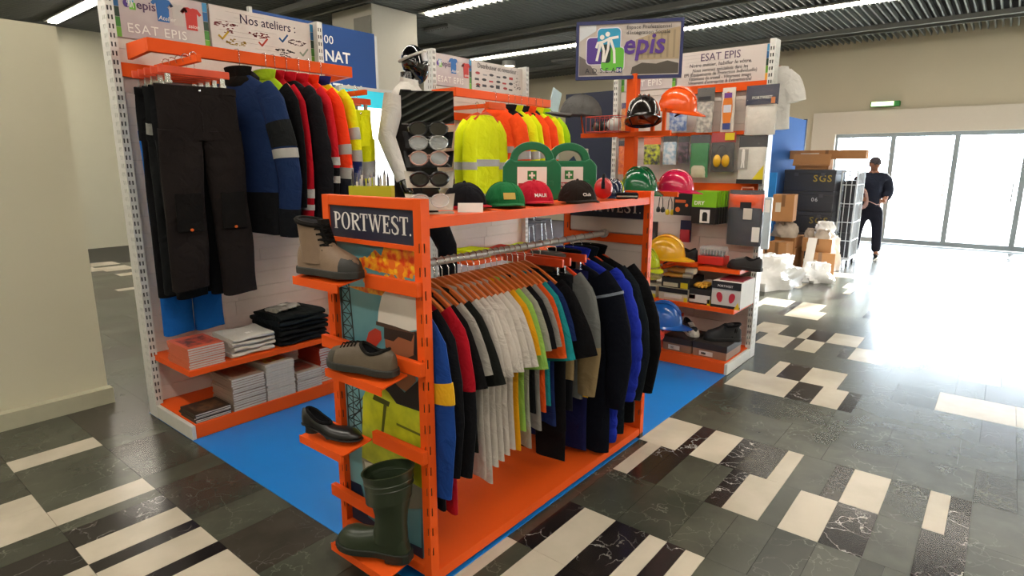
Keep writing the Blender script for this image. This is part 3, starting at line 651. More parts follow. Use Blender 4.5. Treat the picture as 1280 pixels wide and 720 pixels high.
def hook_mb(drop, r=.0185, wire=.0022):
    pts = [(0, -r*1.0, -r*.3)]+[(0, -r*cos(a), r*sin(a)) for a in [pi*k/8*1.05 for k in range(9)]]
    pts += [(0, r*.7, -r*1.0), (0, 0, -r*1.9), (0, 0, -drop)]
    return MB().tube(pts, wire, 6)
def short(l):
    import re
    return re.match(r'.*?(t-shirt|jacket|trousers|warmer|parka|polo shirt|polo|sweatshirt)', l).group(0)
def make_hanger(loc, rotz, label, group, kind='wood', drop=.072, half=.20, r=.0185, bar=False):
    key = (kind, drop, half, r, bar)
    if key in HPROTO:
        c = copy_tree(HPROTO[key]); c.location = loc; c.rotation_euler = (0, 0, rotz); tag(c, label, 'hanger', group); return c
    t = thing('wooden_hanger' if kind != 'clip' else 'clip_hanger', label, 'hanger', loc, (0, 0, rotz), group)
    (bar_hook(drop+.01) if bar else hook_mb(drop+.01, r)).build('hook', CHROME, t, True)
    if kind == 'clip':
        MB().bb(-.009, .009, -half, half, -drop-.042, -drop).build('bar', WOODR, t, bevel=.004)
        for s in (-1, 1):
            y = s*(half-.045)
            MB().box((0, y, -drop-.062), (.014, .026, .042)).box((0, y, -drop-.085), (.024, .034, .014)).tube([(.008, y-.01, -drop-.05), (.018, y, -drop-.07), (.008, y+.01, -drop-.05)], .002, 5).build('clip', CHROME, t)
    else:
        rings = []
        for i in range(17):
            y = -half+2*half*i/16; u = abs(y)/half; z = -drop-.012-.085*u**1.4; hh = .020-.008*u
            rings.append([(sx*.0065, y, z+sz*hh*.8) for sx, sz in ((-1, -1), (1, -1), (1.4, 0), (1, 1), (-1, 1), (-1.4, 0))])
        MB().loft(rings).build('arms', WOODR if kind == 'red' else WOOD, t, True)
    HPROTO[key] = t; return t
def garment(name, label, cat, loc, rotz, col, kind='tee', L=.70, sw=.22, hw=.25, d=.020, sl=.19, z0=.105, zs=.20, nw=.10, group=None, collar=None, bands=(), lower=None, lower_z=None, sleeve=None, sl_low=None, sl_t=.55, sbands=(), shoulder=None, sh_z=None, seed=0, fold=.009, slx=0, spread=.05, rough=.9, hood=None, zip_=None, flare=.25, quilt=False, extra=None, tilt=0, sq=1, ph0=None):
    P = dict(L=L, sw=sw, hw=hw, d=d, sl=sl, z0=z0, zs=zs, nw=nw, ph=ph0 if ph0 is not None else seed*1.7, fold=fold, slx=slx, spread=spread, flare=flare, quilt=quilt, sq=sq)
    t = thing(name, label, cat, loc, (tilt, 0, rotz), group)
    m1 = fab(col, rough)
    cuts = [(-z0, m1)]
    top_m = fab(shoulder, rough) if shoulder else m1
    za = -z0
    if shoulder: g_body(P, -z0, -sh_z).build('yoke', top_m, t, True); za = -sh_z
    if lower:
        g_body(P, za, -lower_z).build('body', m1, t, True); g_body(P, -lower_z, -L).build('lower_panel', fab(lower, rough), t, True)
    else:
        if quilt:
            mb = MB(); rr = []; n = int((L+za)/.012)
            for i in range(n+1):
                z = za+(-L-za)*i/n; rr.append(g_ring(z, P, .007*abs(sin(pi*i/6.0))))
            mb.loft(rr).build('body', m1, t, True)
        else: g_body(P, za, -L).build('body', m1, t, True)
    if sl:
        sm = fab(sleeve, rough) if sleeve else top_m if shoulder else m1
        for s in (-1, 1):
            if sl_low: o = g_sleeve(P, s, 0, sl_t).build('sleeve', sm, t, True); g_sleeve(P, s, sl_t, 1).build('sleeve_lower', fab(sl_low, rough), o, True)
            else: o = g_sleeve(P, s).build('sleeve', sm, t, True)
            for (a, b, c) in sbands: g_sleeve(P, s, a, b, .004, 3).build('sleeve_band', c if not isinstance(c, str) else fab(c), o, True)
    for (a, b, c) in bands: g_body(P, -a, -b, .004).build('band', c if not isinstance(c, str) else fab(c), t, True)
    cm = fab(collar, rough) if collar else top_m
    if kind == 'tee':
        MB().tube([(min(.011, d*.6)*cos(q), nw*1.0*sin(q), -z0+.004*cos(2*q)) for q in [2*pi*k/16 for k in range(16)]], .006, 6, closed=True).build('collar', cm, t, True)
    else:
        h = .05 if kind != 'hood' else .03
        MB().loft([[((.020+.004*i)*cos(q), (nw*.92+.012*i)*sin(q), -z0-.012+(h+.012)*(i/2)+.01*abs(cos(q))) for q in [2*pi*k/18 for k in range(18)]] for i in range(3)]).build('collar', cm, t, True)
    if hood:
        MB().loft([[(.02+(.052+.02*sin(pi*i/5))*cos(q)*sin(pi*(i+.5)/6), .14*sin(q)*sin(pi*(i+.6)/6.4), -z0-.10+.028*i+.02*cos(q)) for q in [2*pi*k/16 for k in range(16)]] for i in range(6)]).build('hood', fab(hood, rough), t, True)
    if zip_:
        for s in (-1,): MB().tube([(s*(d*(1+flare*max(0, (-z-zs)/(L-zs)))+.004), .004*sin(z*30), z) for z in [-z0-.02-(L-z0-.05)*k/12 for k in range(13)]], .004, 5).build('zip', fab(zip_), t, True)
    return t
def trousers(name, label, loc, rotz, col, L=1.15, w=.215, d=.028, leg=.105, group=None, bands=(), low=None, kp=None, seed=0, splay=.02, cat='trousers', band=None, extras=True, legdrop=(0, 0), crotch=.28, wob=1.0):
    t = thing(name, label, cat, loc, (0, 0, rotz), group); mm = fab(col); ph = seed*1.3
    def ring(cy, hw_, z, dd, off=0, N=20, wob_=0): return [((dd+off)*sgn(sin(q))*abs(sin(q))**.8+wob*(wob_*sin(q*2+z*11+ph)+.006*sin(z*14+ph+q)), cy+(hw_+off)*sgn(cos(q))*abs(cos(q))**.85, z+.006*sin(q*2)) for q in [2*pi*k/N for k in range(N)]]
    MB().loft([ring(0, w*(.94+.06*i/5), -crotch*i/5*1.05, d*(.8+.5*i/5), wob_=.004) for i in range(6)]).build('seat', mm, t, True)
    MB().loft([ring(0, w*.945, .004-.04*i, d*.82, .004) for i in range(2)]).build('waistband', fab(band or col), t, True)
    def lc(z, s): 
        u = (-z-crotch*.8)/(L-crotch*.8); return s*(w*.5+splay*u), leg*(1-.10*u), d*(1.25-.2*u)
    for i, s in enumerate((-1, 1)):
        LL = L-legdrop[i]; n = 16; cut = low or 1e9
        def seg(a, b, off=0, n=n): return [ring(lc(z, s)[0], lc(z, s)[1], z, lc(z, s)[2], off, wob_=.006) for z in [a+(b-a)*k/n for k in range(n+1)]]
        o = MB().loft(seg(-crotch*.85, -LL)).build('leg', mm, t, True)
        for (a, b, c) in bands: MB().loft(seg(-a, -b, .005, 3)).build('leg_band', c if not isinstance(c, str) else fab(c), o, True)
        if kp:
            y, hw_, dd = lc(-.62, s)
            for sx in (-1,): MB().box((sx*(dd+.004), y, -.70), (.012, hw_*1.3, .22)).build('knee_pad', fab(kp), o, bevel=.005); MB().ball((sx*(dd+.012), y, -.80), (.004, .011, .009), 8, 4).build('orange_tab', fab('E06A30'), o, True)
    if extras:
        MB().ball((-d*.95, 0, -.02), (.006, .009, .009), 8, 4).build('button', CHROME, t, True)
        MB().tube([(-d*1.02-.004*min(1, k/4), .004, -.04-.035*k) for k in range(7)], .0035, 5).build('fly', fab(band or col), t, True)
    return t

# --- clothes on the stand's rail
RY, RZ = 1.84, 1.244
def onrail(x, **k):
    lab = k.pop('label'); nm = k.pop('name', 't_shirt'); cat = k.pop('cat', 't-shirt'); hk = k.pop('hanger', 'wood')
    g = k.pop('group', 'clothes on the rail of the orange stand')
    make_hanger((x, RY, RZ), 0, ('pale' if hk == 'wood' else 'orange-red')+' wooden hanger holding the '+short(lab), 'hangers on the stand rail', hk)
    if cat == 't-shirt' and nm == 't_shirt': k['d'] = .0145; k['flare'] = .15
    k['fold'] = .007
    return garment(nm, lab, cat, (x, RY, RZ), 0, k.pop('col'), group=g, ph0=.7, **k)
JK = dict(name='jacket', cat='jacket', kind='jk')
onrail(1.475, label='royal blue jacket with yellow side panels, first on the stand rail', col='1B3F86', L=1.03, sw=.24, hw=.25, sl=.66, d=.021, seed=1, lower='D2A020', lower_z=.50, bands=[(.84, .975, '1B3F86')], sbands=[(.36, .45, 'D2A020')], sleeve='1B3F86', **JK)
onrail(1.535, label='long black jacket between the blue jacket and the red jacket', col='15161A', L=.96, sw=.23, hw=.24, sl=.60, d=.020, seed=2, **JK)
onrail(1.593, label='red jacket with black lower sleeves on the stand rail', col='A81424', L=1.0, sw=.24, hw=.25, sl=.62, d=.021, seed=3, sl_low='141418', sl_t=.45, **JK)
onrail(1.64, label='black short-sleeved t-shirt beside the red jacket', col='141416', L=.80, seed=4, sl=.23, spread=.07)
onrail(1.685, label='light heather grey t-shirt between two black t-shirts', col='A9A49C', L=.82, seed=5, spread=.06)
onrail(1.73, label='charcoal black t-shirt hanging in front of the white t-shirts', col='1C1E1C', L=.78, seed=6, sl=.24, spread=.085)
for i, x in enumerate((1.775, 1.815, 1.855, 1.895, 1.935, 1.975)):
    onrail(x, label='plain white cotton t-shirt in the row of white t-shirts on the rail', col='C9C2BA', L=.92-.012*i+(.05 if i == 1 else 0), seed=7+i*1.3, d=.018, sl=.22+.01*(i % 2), spread=.05+.008*(i % 3), group='white t-shirts on the rail', fold=.013)
onrail(2.015, label='golden yellow t-shirt beside the row of white t-shirts', col='D79A16', L=.88, seed=15, d=.018)
onrail(2.055, label='pale lime green t-shirt behind the golden yellow one', col='8FBF5A', L=.80, seed=16, d=.018, sl=.26, spread=.06)
onrail(2.095, label='light grey t-shirt between the lime green and black ones', col='9B968E', L=.90, seed=17, d=.018)
onrail(2.135, label='thin black t-shirt between two grey t-shirts', col='131417', L=.74, seed=18, d=.017)
onrail(2.175, label='grey t-shirt beside the orange t-shirt', col='8E8A85', L=.84, seed=19, d=.018)
onrail(2.215, label='bright orange t-shirt on the stand rail', col='D8541E', L=.76, seed=20, d=.018, sl=.25)
onrail(2.255, label='teal t-shirt hanging behind the orange t-shirt', col='1F8E94', L=.74, seed=21, d=.018, sl=.27, spread=.07)
onrail(2.295, label='navy blue t-shirt behind the teal t-shirt', col='1D2C5C', L=.86, seed=22, d=.018)
onrail(2.352, label='large black polo shirt with wide short sleeves', name='polo_shirt', col='101013', L=.90, sw=.25, hw=.27, seed=23, sl=.27, spread=.10, d=.022)
def rail_trousers(x, label, col, **k):
    make_hanger((x, RY, RZ), 0, 'orange-red clip hanger holding the '+short(label), 'clip hangers on the stand rail', 'clip', .055, .19)
    return trousers('work_trousers', label, (x, RY, RZ-.145), 0, col, group='clothes on the rail of the orange stand', d=.017, wob=.3, **k)
rail_trousers(2.418, 'black work trousers clipped beside the black polo shirt', '131316', L=.98, seed=3)
rail_trousers(2.482, 'dark trousers with beige cargo panels clipped on the rail', '1A1B20', L=.72, seed=4, bands=[(.30, .55, 'A58E68')])
onrail(2.55, label='grey-beige work jacket with a stand collar on the rail', col='6F7270', L=.80, sw=.22, hw=.24, sl=.58, d=.024, seed=26, hanger='red', sl_low='8F7D5C', **JK)
rail_trousers(2.625, 'long navy trousers with a single yellow leg band', '191C48', L=1.0, seed=6, bands=[(.62, .69, 'C99A1E')])
onrail(2.70, label='dark navy jacket with pale piping near the far end', col='0B0F1A', L=1.145, sw=.29, hw=.32, sl=.68, d=.032, seed=27, hanger='red', zip_='8C96A4', sbands=[(.2, .215, '8C96A4')], spread=.07, **JK)
onrail(2.79, label='royal blue quilted puffer jacket near the far end', col='1E2FA0', L=1.12, sw=.29, hw=.31, sl=.66, d=.032, seed=28, hanger='red', quilt=True, spread=.08, **JK)
onrail(2.88, label='dark slate jacket between the puffer and last black jacket', col='151C22', L=1.10, sw=.29, hw=.31, sl=.68, d=.03, seed=29, hanger='red', spread=.085, **JK)
onrail(2.97, label='black jacket hanging last against the far end frame', col='0A0B0E', L=1.06, sw=.30, hw=.32, sl=.66, d=.034, seed=30, hanger='red', spread=.10, **JK)

# --- bay 1: trousers on the projecting arm
AX, AZ = 1.633, 2.249
def arm_tr(y, label, col, **k):
    make_hanger((AX, y, AZ), pi/2, 'orange clip hanger holding the '+short(label), 'clip hangers on the trouser arm', 'clip', .068, .195, .021)
    return trousers('work_trousers', label, (AX, y, AZ-.172), pi/2, col, group='work trousers hung on the bay arm', **k)
arm_tr(3.665, 'dark brown-black work trousers with knee pads, foremost on the bay arm', '1C1716', L=1.22, w=.235, leg=.118, seed=1, kp='110F0E', splay=.03, d=.036, legdrop=(0, .07))
arm_tr(3.765, 'black work trousers second on the bay arm', '0D0F11', L=1.22, w=.225, seed=2, splay=-.01)
arm_tr(3.855, 'charcoal work trousers with grey side trim on the bay arm', '131516', L=1.20, w=.225, seed=5, bands=[(.20, .26, '8A8A84')])
arm_tr(3.945, 'black cargo trousers fourth on the bay arm', '0B0C0E', L=1.23, w=.235, seed=7)
arm_tr(4.035, 'bright blue work trousers, rearmost on the bay arm', '155AA8', L=1.50, w=.185, leg=.105, seed=8, splay=.005, legdrop=(0, 0))
# --- bay 1: jackets over the front bar
BY, BZ = 3.865, 2.3525
def onbar(x, by=BY, bz=BZ, **k):
    lab = k.pop('label'); g = k.pop('group', 'jackets on the front bar of the first bay')
    rz_ = k.get('rz', .12)
    make_hanger((x, by, bz), rz_, 'red wooden hanger holding the '+short(lab), k.pop('hg', 'hangers on the first bay'), 'red', .118, .155, .022, bar=True)
    return garment('jacket', lab, 'jacket', (x, by, bz), k.pop('rz', .12), k.pop('col'), kind='jk', group=g, sq=.72, ph0=.7, **dict(k, fold=.009))
S = dict(z0=.158, zs=.262)
onbar(1.99, rz=.30, label='navy and black winter jacket with hood and reflective sleeve stripe', col='1B2D52', L=1.14, sw=.26, hw=.29, sl=.90, d=.052, seed=1, lower='131417', lower_z=.88, sbands=[(.30, .42, '1B1D1E'), (.43, .48, REFL), (.76, 1, '14161A')], hood='14120F', collar='14120F', spread=.09, **S)
onbar(2.168, label='black softshell jacket with lime green shoulder', col='121214', L=1.10, sw=.23, hw=.24, sl=.72, d=.026, seed=2, shoulder='A8C826', sh_z=.26, sleeve='121214', spread=.05, **S)
onbar(2.232, label='red winter jacket with white and dark checked lower edge', col='C01828', L=1.08, sw=.21, hw=.23, sl=.80, d=.020, seed=3, bands=[(.60, .65, 'C8C4BE'), (.70, .75, 'C8C4BE')], sbands=[(.72, .78, 'C8C4BE'), (.84, .9, 'C8C4BE')], **S)
onbar(2.316, label='black quilted jacket edged in red beside the plain red one', col='17161A', L=1.10, sw=.25, hw=.27, sl=.84, spread=.07, d=.036, seed=4, quilt=True, collar='C01828', **S)
onbar(2.408, label='red and black rain jacket beside the quilted one', col='D2202C', L=1.05, sw=.24, hw=.25, sl=.74, d=.026, seed=5, lower='17171A', lower_z=.62, sl_low='17171A', sl_t=.62, sbands=[(.55, .6, 'C8C4BE'), (.68, .73, 'C8C4BE')], spread=.05, **S)
onbar(2.489, label='fluorescent orange-red jacket with grey reflective bands', col='F0401C', L=1.04, sw=.25, hw=.26, sl=.74, d=.030, seed=6, lower='23242C', lower_z=.72, bands=[(.52, .57, REFL), (.62, .67, REFL)], sl_low='23242C', sl_t=.70, sbands=[(.46, .53, REFL), (.62, .70, REFL)], spread=.06, **S)
onbar(2.580, label='fluorescent yellow and navy jacket with two reflective bands', col='E2E018', L=.92, sw=.25, hw=.26, sl=.70, d=.032, seed=7, lower='1E2C66', lower_z=.53, bands=[(.38, .44, REFL), (.49, .55, REFL)], sl_low='1E2C66', sl_t=.58, sbands=[(.36, .44, REFL), (.52, .60, REFL)], collar='23307A', spread=.05, **S)
make_hanger((2.7995, 3.745, 2.169), pi/2, 'orange clip hanger holding the fluorescent yellow trousers', 'clip hanger with yellow trousers', 'clip', .05, .12, .021)
make_hanger((2.7995, 3.86, 2.169), pi/2, 'empty orange clip hanger behind the yellow trousers', 'empty clip hangers', 'clip', .05, .12, .021)
trousers('hi_vis_trousers', 'fluorescent yellow trousers with grey reflective leg bands', (2.7995, 3.745, 2.03), pi/2, 'E4E61A', L=.98, w=.118, leg=.064, d=.04, seed=4, bands=[(.36, .48, REFL), (.58, .70, REFL)], crotch=.24)

# --- bay 2: fluorescent clothes
def onbar2(x, **k):
    return onbar(x, 3.865, 2.3125, hg='hangers on the second bay', group='fluorescent clothes on the second bay', **k)
HB = [(.50, .56, REFL), (.66, .72, REFL)]; SBN = [(.44, .52, REFL), (.66, .74, REFL)]
onbar2(4.46, rz=.30, label='fluorescent orange hooded jacket with grey bands, foremost on bar', col='F4511E', L=1.0, sw=.25, hw=.26, sl=.72, d=.05, seed=1, bands=HB, sbands=SBN, hood='F4511E', spread=.05, **S)
onbar2(4.65, label='yellow and black fluorescent jacket between two orange jackets', col='DDE41A', L=.98, sw=.25, hw=.26, sl=.72, d=.036, seed=2, bands=HB, sbands=SBN, shoulder='1A1C1E', sh_z=.22, sleeve='DDE41A', **S)
onbar2(4.75, label='slim fluorescent yellow rain jacket with reflective bands', col='D6DE16', L=.95, sw=.24, hw=.25, sl=.70, d=.032, seed=3, bands=HB, sbands=SBN, **S)
onbar2(4.85, label='fluorescent orange jacket with dark collar on the second bay', col='F0501E', L=.98, sw=.25, hw=.26, sl=.72, d=.034, seed=4, bands=HB, sbands=SBN, collar='1C1D22', **S)
onbar2(4.965, label='orange parka with dark hood and diagonal reflective braces', col='EC4E20', L=.98, sw=.26, hw=.27, sl=.72, d=.038, seed=5, bands=HB, sbands=SBN, hood='1C1D22', **S)
onbar2(5.09, label='fluorescent yellow jacket beside the dark-hooded orange parka', col='DEE418', L=.96, sw=.25, hw=.26, sl=.72, d=.034, seed=6, bands=HB, sbands=SBN, **S)
onbar2(5.205, label='lime green polo hanging last on the second bay', col='A6CE1C', L=.86, sw=.23, hw=.25, sl=.36, d=.03, seed=7, **S)
for i, (yy, lab, bd) in enumerate(((3.66, 'fluorescent yellow sweatshirt with crossed grey bands on the arm', True), (3.76, 'fluorescent yellow sweatshirt second on the arm', False))):
    make_hanger((4.108, yy, 2.169), pi/2, 'orange wooden hanger inside the '+('front' if i == 0 else 'rear')+' fluorescent sweatshirt', 'hangers on the sweatshirt arm', 'red', .07, .19, .021)
    garment('sweatshirt', lab, 'sweatshirt', (4.108, yy, 2.169), pi/2, 'DDE61A', kind='tee', L=.88, sw=.195, hw=.22, sl=.64, d=.035, spread=.02, ph0=.7, z0=.105, zs=.2, seed=3+i, bands=[(.48, .54, REFL), (.78, .84, REFL)], sbands=[(.5, .58, REFL), (.78, .85, REFL)], group='fluorescent clothes on the second bay')
# ------------------------------------------------------------------ footwear
def interp(tab, s):
    for i in range(len(tab)-1):
        if tab[i][0] <= s <= tab[i+1][0]:
            f = (s-tab[i][0])/(tab[i+1][0]-tab[i][0]); return [a+(b-a)*f for a, b in zip(tab[i][1:], tab[i+1][1:])]
    return list(tab[-1][1:])
OUT = [(0, .30), (.06, .62), (.2, .74), (.4, .70), (.6, .90), (.75, 1.0), (.88, .82), (.96, .5), (1, .22)]
def sole_poly(L, W, g=0):
    p = []
    S_ = [k/18 for k in range(19)]
    for s in S_: p.append(((s-.5)*L*(1+g/L*2), (interp(OUT, s)[0]*W/2+g)))
    for s in reversed(S_): p.append(((s-.5)*L*(1+g/L*2), -(interp(OUT, s)[0]*W/2+g)))
    return p
def shoe(label, loc, rot, col, solecol, L=.29, W=.10, sole=.028, hp=((0, .075), (.12, .09), (.35, .085), (.55, .072), (.75, .055), (.9, .045), (1, .02)), boot=0, lace=None, toe=None, collar=None, cat='shoe', name='safety_shoe', group=None, tongue=None, logo_=None, mat=None, tread=True, heel=0):
    t = thing(name, label, cat, loc, rot, group); up = mat or M('leather_'+col, col, .6, amt=.12, nscale=30, bump=.25, bscale=200); so = M('rubber_'+solecol, solecol, .6, amt=.06)
    m = MB().prism(sole_poly(L, W, .005), heel, sole+heel*.2) if not heel else MB().loft([[(x, y, heel*max(0, min(1, (.5-(x/L+.5))*3.2))) for x, y in sole_poly(L, W, .003)], [(x, y, sole*.5+heel*max(0, min(1, (.5-(x/L+.5))*3.2))) for x, y in sole_poly(L, W, .003)]])
    s = m.build('sole', so, t, False, .004)
    if heel: MB().loft([[(-L*.36+.035*cos(q)*k, W*.30*sin(q)*k, z) for q in [2*pi*j/12 for j in range(12)]] for z, k in ((0, .85), (heel*.5, .8), (heel+.004, 1))]).build('heel', so, t, True)
    elif tread:
        for k in range(7): MB().box((-L*.43+L*.86*k/6, 0, .0032), (L*.055, W*interp(OUT, .07+.86*k/6)[0]*.98, .008)).build('tread', so, s)
    def zb(s_): return (sole-.002)+(heel*max(0, min(1, (.5-s_)*3.2)) if heel else 0)
    NS, NA = (40, 30) if not boot else (18, 14)
    rings = []
    for k in range(NS+1):
        s_ = k/NS; hw = interp(OUT, s_)[0]*W/2*(.98); h = interp(hp, s_)[0]; r_ = []
        for j in range(NA+1):
            a = pi*j/NA; r_.append(((s_-.5)*L, hw*cos(a)*(1-.12*sin(a)), zb(s_)+h*abs(sin(a))**.75))
        rings.append(r_)
    um = MB().loft(rings)
    if not boot:        # cut the foot opening out of the upper
        def cutout(f):
            if len(f) != 4: return False
            cx_ = sum(um.v[q][0] for q in f)/4; cy_ = sum(um.v[q][1] for q in f)/4; cz_ = sum(um.v[q][2] for q in f)/4
            return cz_ > zb(.3)+.012 and ((cx_+L*.22)/(L*.20))**2+(cy_/(W*.27))**2 < 1
        um.f = [f for f in um.f if not cutout(f)]
    u = um.build('upper', up, t, True)
    if boot:
        rr = []
        def fr(f): return (-L*(.13+.13*f**.8), L*(.32-.115*f**.6), W*(.44-.03*sin(pi*f)))
        for k in range(9):
            f = k/8; cx_, rx_, ry_ = fr(f)
            rr.append([(cx_+rx_*cos(q), ry_*sin(q)*(1 if cos(q) < .2 else 1-.25*cos(q)*(1-f)), sole+.02+(boot-sole-.02)*f+.012*f*cos(q+pi)) for q in [2*pi*j/20 for j in range(20)]])
        inner = [[(p[0]*.88-L*.27*.12, p[1]*.85, p[2]-.01) for p in rr[-1]], [(p[0]*.86-L*.27*.14, p[1]*.8, p[2]-.06) for p in rr[-1]]]
        MB().loft(rr, cap=False).build('shaft', up, t, True)
        MB().tube([(x, y, z) for x, y, z in rr[-1]], .010, 6, closed=True).build('collar', fab(collar or '17171A'), t, True)
        c0_ = fr(1)[0]
        MB().loft([[(c0_+(p[0]-c0_)*k_, p[1]*k_, p[2]-dz_) for p in rr[-1]] for k_, dz_ in ((.95, -.002), (.90, .03), (.84, .07), (.80, .10))][::1]+[[(c0_+(p[0]-c0_)*.02, p[1]*.02, rr[-1][0][2]-.102) for p in rr[-1]]]).build('lining', fab('17171A'), t, True)
        tg = []
        for k in range(7):
            f = .30+.78*k/6; cx_, rx_, ry_ = fr(min(f, 1)); xf = cx_+rx_; z_ = sole+.02+(boot-sole-.02)*f
            tg.append([(xf+.006, y_*W*.20, z_) for y_ in (-1, -.4, .4, 1)]+[(xf-.012, y_*W*.19, z_) for y_ in (1, -1)])
        MB().loft(tg).build('tongue', fab(tongue or collar or '17171A'), t, True)
        if lace:
            lm = fab(lace)
            for k in range(5):
                f = .38+.13*k; cx_, rx_, ry_ = fr(f); x = cx_+rx_; z = sole+.02+(boot-sole-.02)*f
                for s_ in (-1, 1): MB().tube([(x-.022, s_*W*.30, z-.008), (x+.008, s_*W*.10, z), (x+.010, -s_*W*.10, z+.008), (x-.020, -s_*W*.30, z+.014)], .0036, 5).build('lace', lm, t, True)
    else:
        def surf(x_, y_):
            s_ = x_/L+.5; hw_ = interp(OUT, s_)[0]*W/2*.98; ca = min(.98, abs(y_)/hw_*1.06); return zb(s_)+interp(hp, s_)[0]*(1-ca*ca)**.375
        pts = [(-L*.22+L*.20*cos(q), W*.27*sin(q), surf(-L*.22+L*.20*cos(q), W*.27*sin(q))+.001) for q in [2*pi*j/24 for j in range(24)]]
        MB().tube(pts, .0068, 6, closed=True).build('collar', fab(collar or col), t, True)
        low = zb(.3)+.012
        ln = MB().loft([pts]+[[(-L*.22+(p[0]+L*.22)*k_, p[1]*k_, p[2]+(low-p[2])*f_) for p in pts] for k_, f_ in ((.95, .35), (.88, .7), (.78, 1.0))]+[[(-L*.22+(p[0]+L*.22)*.02, p[1]*.02, low) for p in pts]], cap=False)
        ln.build('lining', fab('17171A'), t, True)
        if lace:
            lm = fab(lace)
            for k in range(5):
                s_ = .54+.055*k; z = zb(s_)+interp(hp, s_)[0]+.003
                MB().tube([((s_-.5)*L-.008, -W*.24, z-.008), ((s_-.5)*L+.006, 0, z+.002), ((s_-.5)*L-.006, W*.24, z-.008)], .003, 5).build('lace', lm, t, True)
    if toe: 
        rr = []
        for k in range(8):
            s_ = .80+.2*k/7; hw = interp(OUT, s_)[0]*W/2; h = interp(hp, s_)[0]
            rr.append([((s_-.5)*L*1.008, hw*cos(pi*j/12)*1.02, sole-.004+(h*.92+.003)*abs(sin(pi*j/12))**.75) for j in range(13)])
        MB().loft(rr).build('toe_guard', M('rubber_'+toe, toe, .6), t, True)
    return t
BOOTH = ((0, .075), (.1, .10), (.3, .13), (.5, .115), (.62, .088), (.78, .068), (.9, .056), (1, .022))
A90 = R(-90)
shoe('tan leather work boot with black laces on the highest tray', (1.308, 1.97, 1.233), (0, 0, R(-80)), '7A6450', '2B2B28', L=.31, W=.112, boot=.20, lace='111111', toe='2A2A28', hp=BOOTH, cat='boot', name='work_boot', collar='1A1816')
shoe('olive brown low safety shoe with paler tongue on the second tray', (1.30, 1.79, .895), (0, 0, R(100)), '5A4E3E', '2A2A26', L=.32, W=.112, hp=((0, .06), (.1, .075), (.3, .075), (.5, .08), (.65, .07), (.8, .056), (.92, .045), (1, .02)), collar='1B1A18', toe='3A382F', lace='1A1A18')
shoe('black leather court shoe with small heel on the third tray', (1.285, 1.99, .575), (0, 0, R(-70)), '101012', '0C0C0D', L=.27, W=.088, sole=.012, hp=((0, .055), (.12, .058), (.35, .045), (.55, .032), (.7, .034), (.85, .034), (1, .010)), heel=.035, name='court_shoe', mat=M('black_smooth_leather', '0E0E10', .35, coat=.3))
# wellington boot
wb = thing('wellington_boot', 'tall dark green rubber wellington boot on the lowest tray', 'boot', (1.285, 1.755, .158), (0, 0, R(112)))
GR = M('green_rubber', '25301F', .38, amt=.08, nscale=12, coat=.1)
m = MB(); rr = []
prof = [(0, .02), (.06, .09), (.2, .095), (.35, .09), (.5, .078), (.62, .072), (.78, .072), (.92, .055), (1, .02)]
for k in range(19):
    s_ = k/18; hw = interp(OUT, s_)[0]*.112/2; h = interp(prof, s_)[0]
    rr.append([((s_-.5)*.31, hw*cos(pi*j/14), .022+h*abs(sin(pi*j/14))**.7) for j in range(15)])
m.loft(rr).build('foot', GR, wb, True)
rr = []
for f, rx, ry, cx in ((0, .074, .048, -.075), (.12, .070, .047, -.078), (.25, .062, .046, -.082), (.4, .060, .050, -.085), (.6, .068, .058, -.085), (.8, .076, .064, -.082), (.97, .082, .070, -.078), (1.0, .085, .073, -.078)):
    rr.append([(cx+rx*cos(q)*(1+.25*f), ry*sin(q)*(1+.2*f), .06+.30*f+.02*f*cos(q+pi)) for q in [2*pi*j/22 for j in range(22)]])
inner = [[(-.078+(p[0]+.078)*k_, p[1]*k_, p[2]-dz) for p in rr[-1]] for k_, dz in ((.93, 0), (.90, .05), (.86, .12))]
MB().loft(rr+inner).build('shaft', GR, wb, True)
for f in (.80, .87):
    i = f; rx, ry, cx = (.077, .065, -.082) if f < .85 else (.0795, .0675, -.080)
    MB().tube([(cx+rx*1.22*cos(q), ry*1.18*sin(q), .06+.30*f+.02*f*cos(q+pi)) for q in [2*pi*j/22 for j in range(22)]], .003, 5, closed=True).build('rib', GR, wb, True)
s = MB().prism(sole_poly(.32, .118, .003), 0, .026).build('sole', M('rubber_1b2018', '1B2018', .6), wb, bevel=.003)
MB().prism([(x, y) for x, y in sole_poly(.32, .118, .003) if x < -.06], -.012, .002).build('heel', M('rubber_1b2018', '1B2018'), wb)
MB().tube([(-.03+.025*cos(q), -.055+.006*sin(q*2), .11+.022*sin(q)) for q in [2*pi*j/14 for j in range(14)]], .002, 5, closed=True).build('ankle_mark', GR, wb, True)

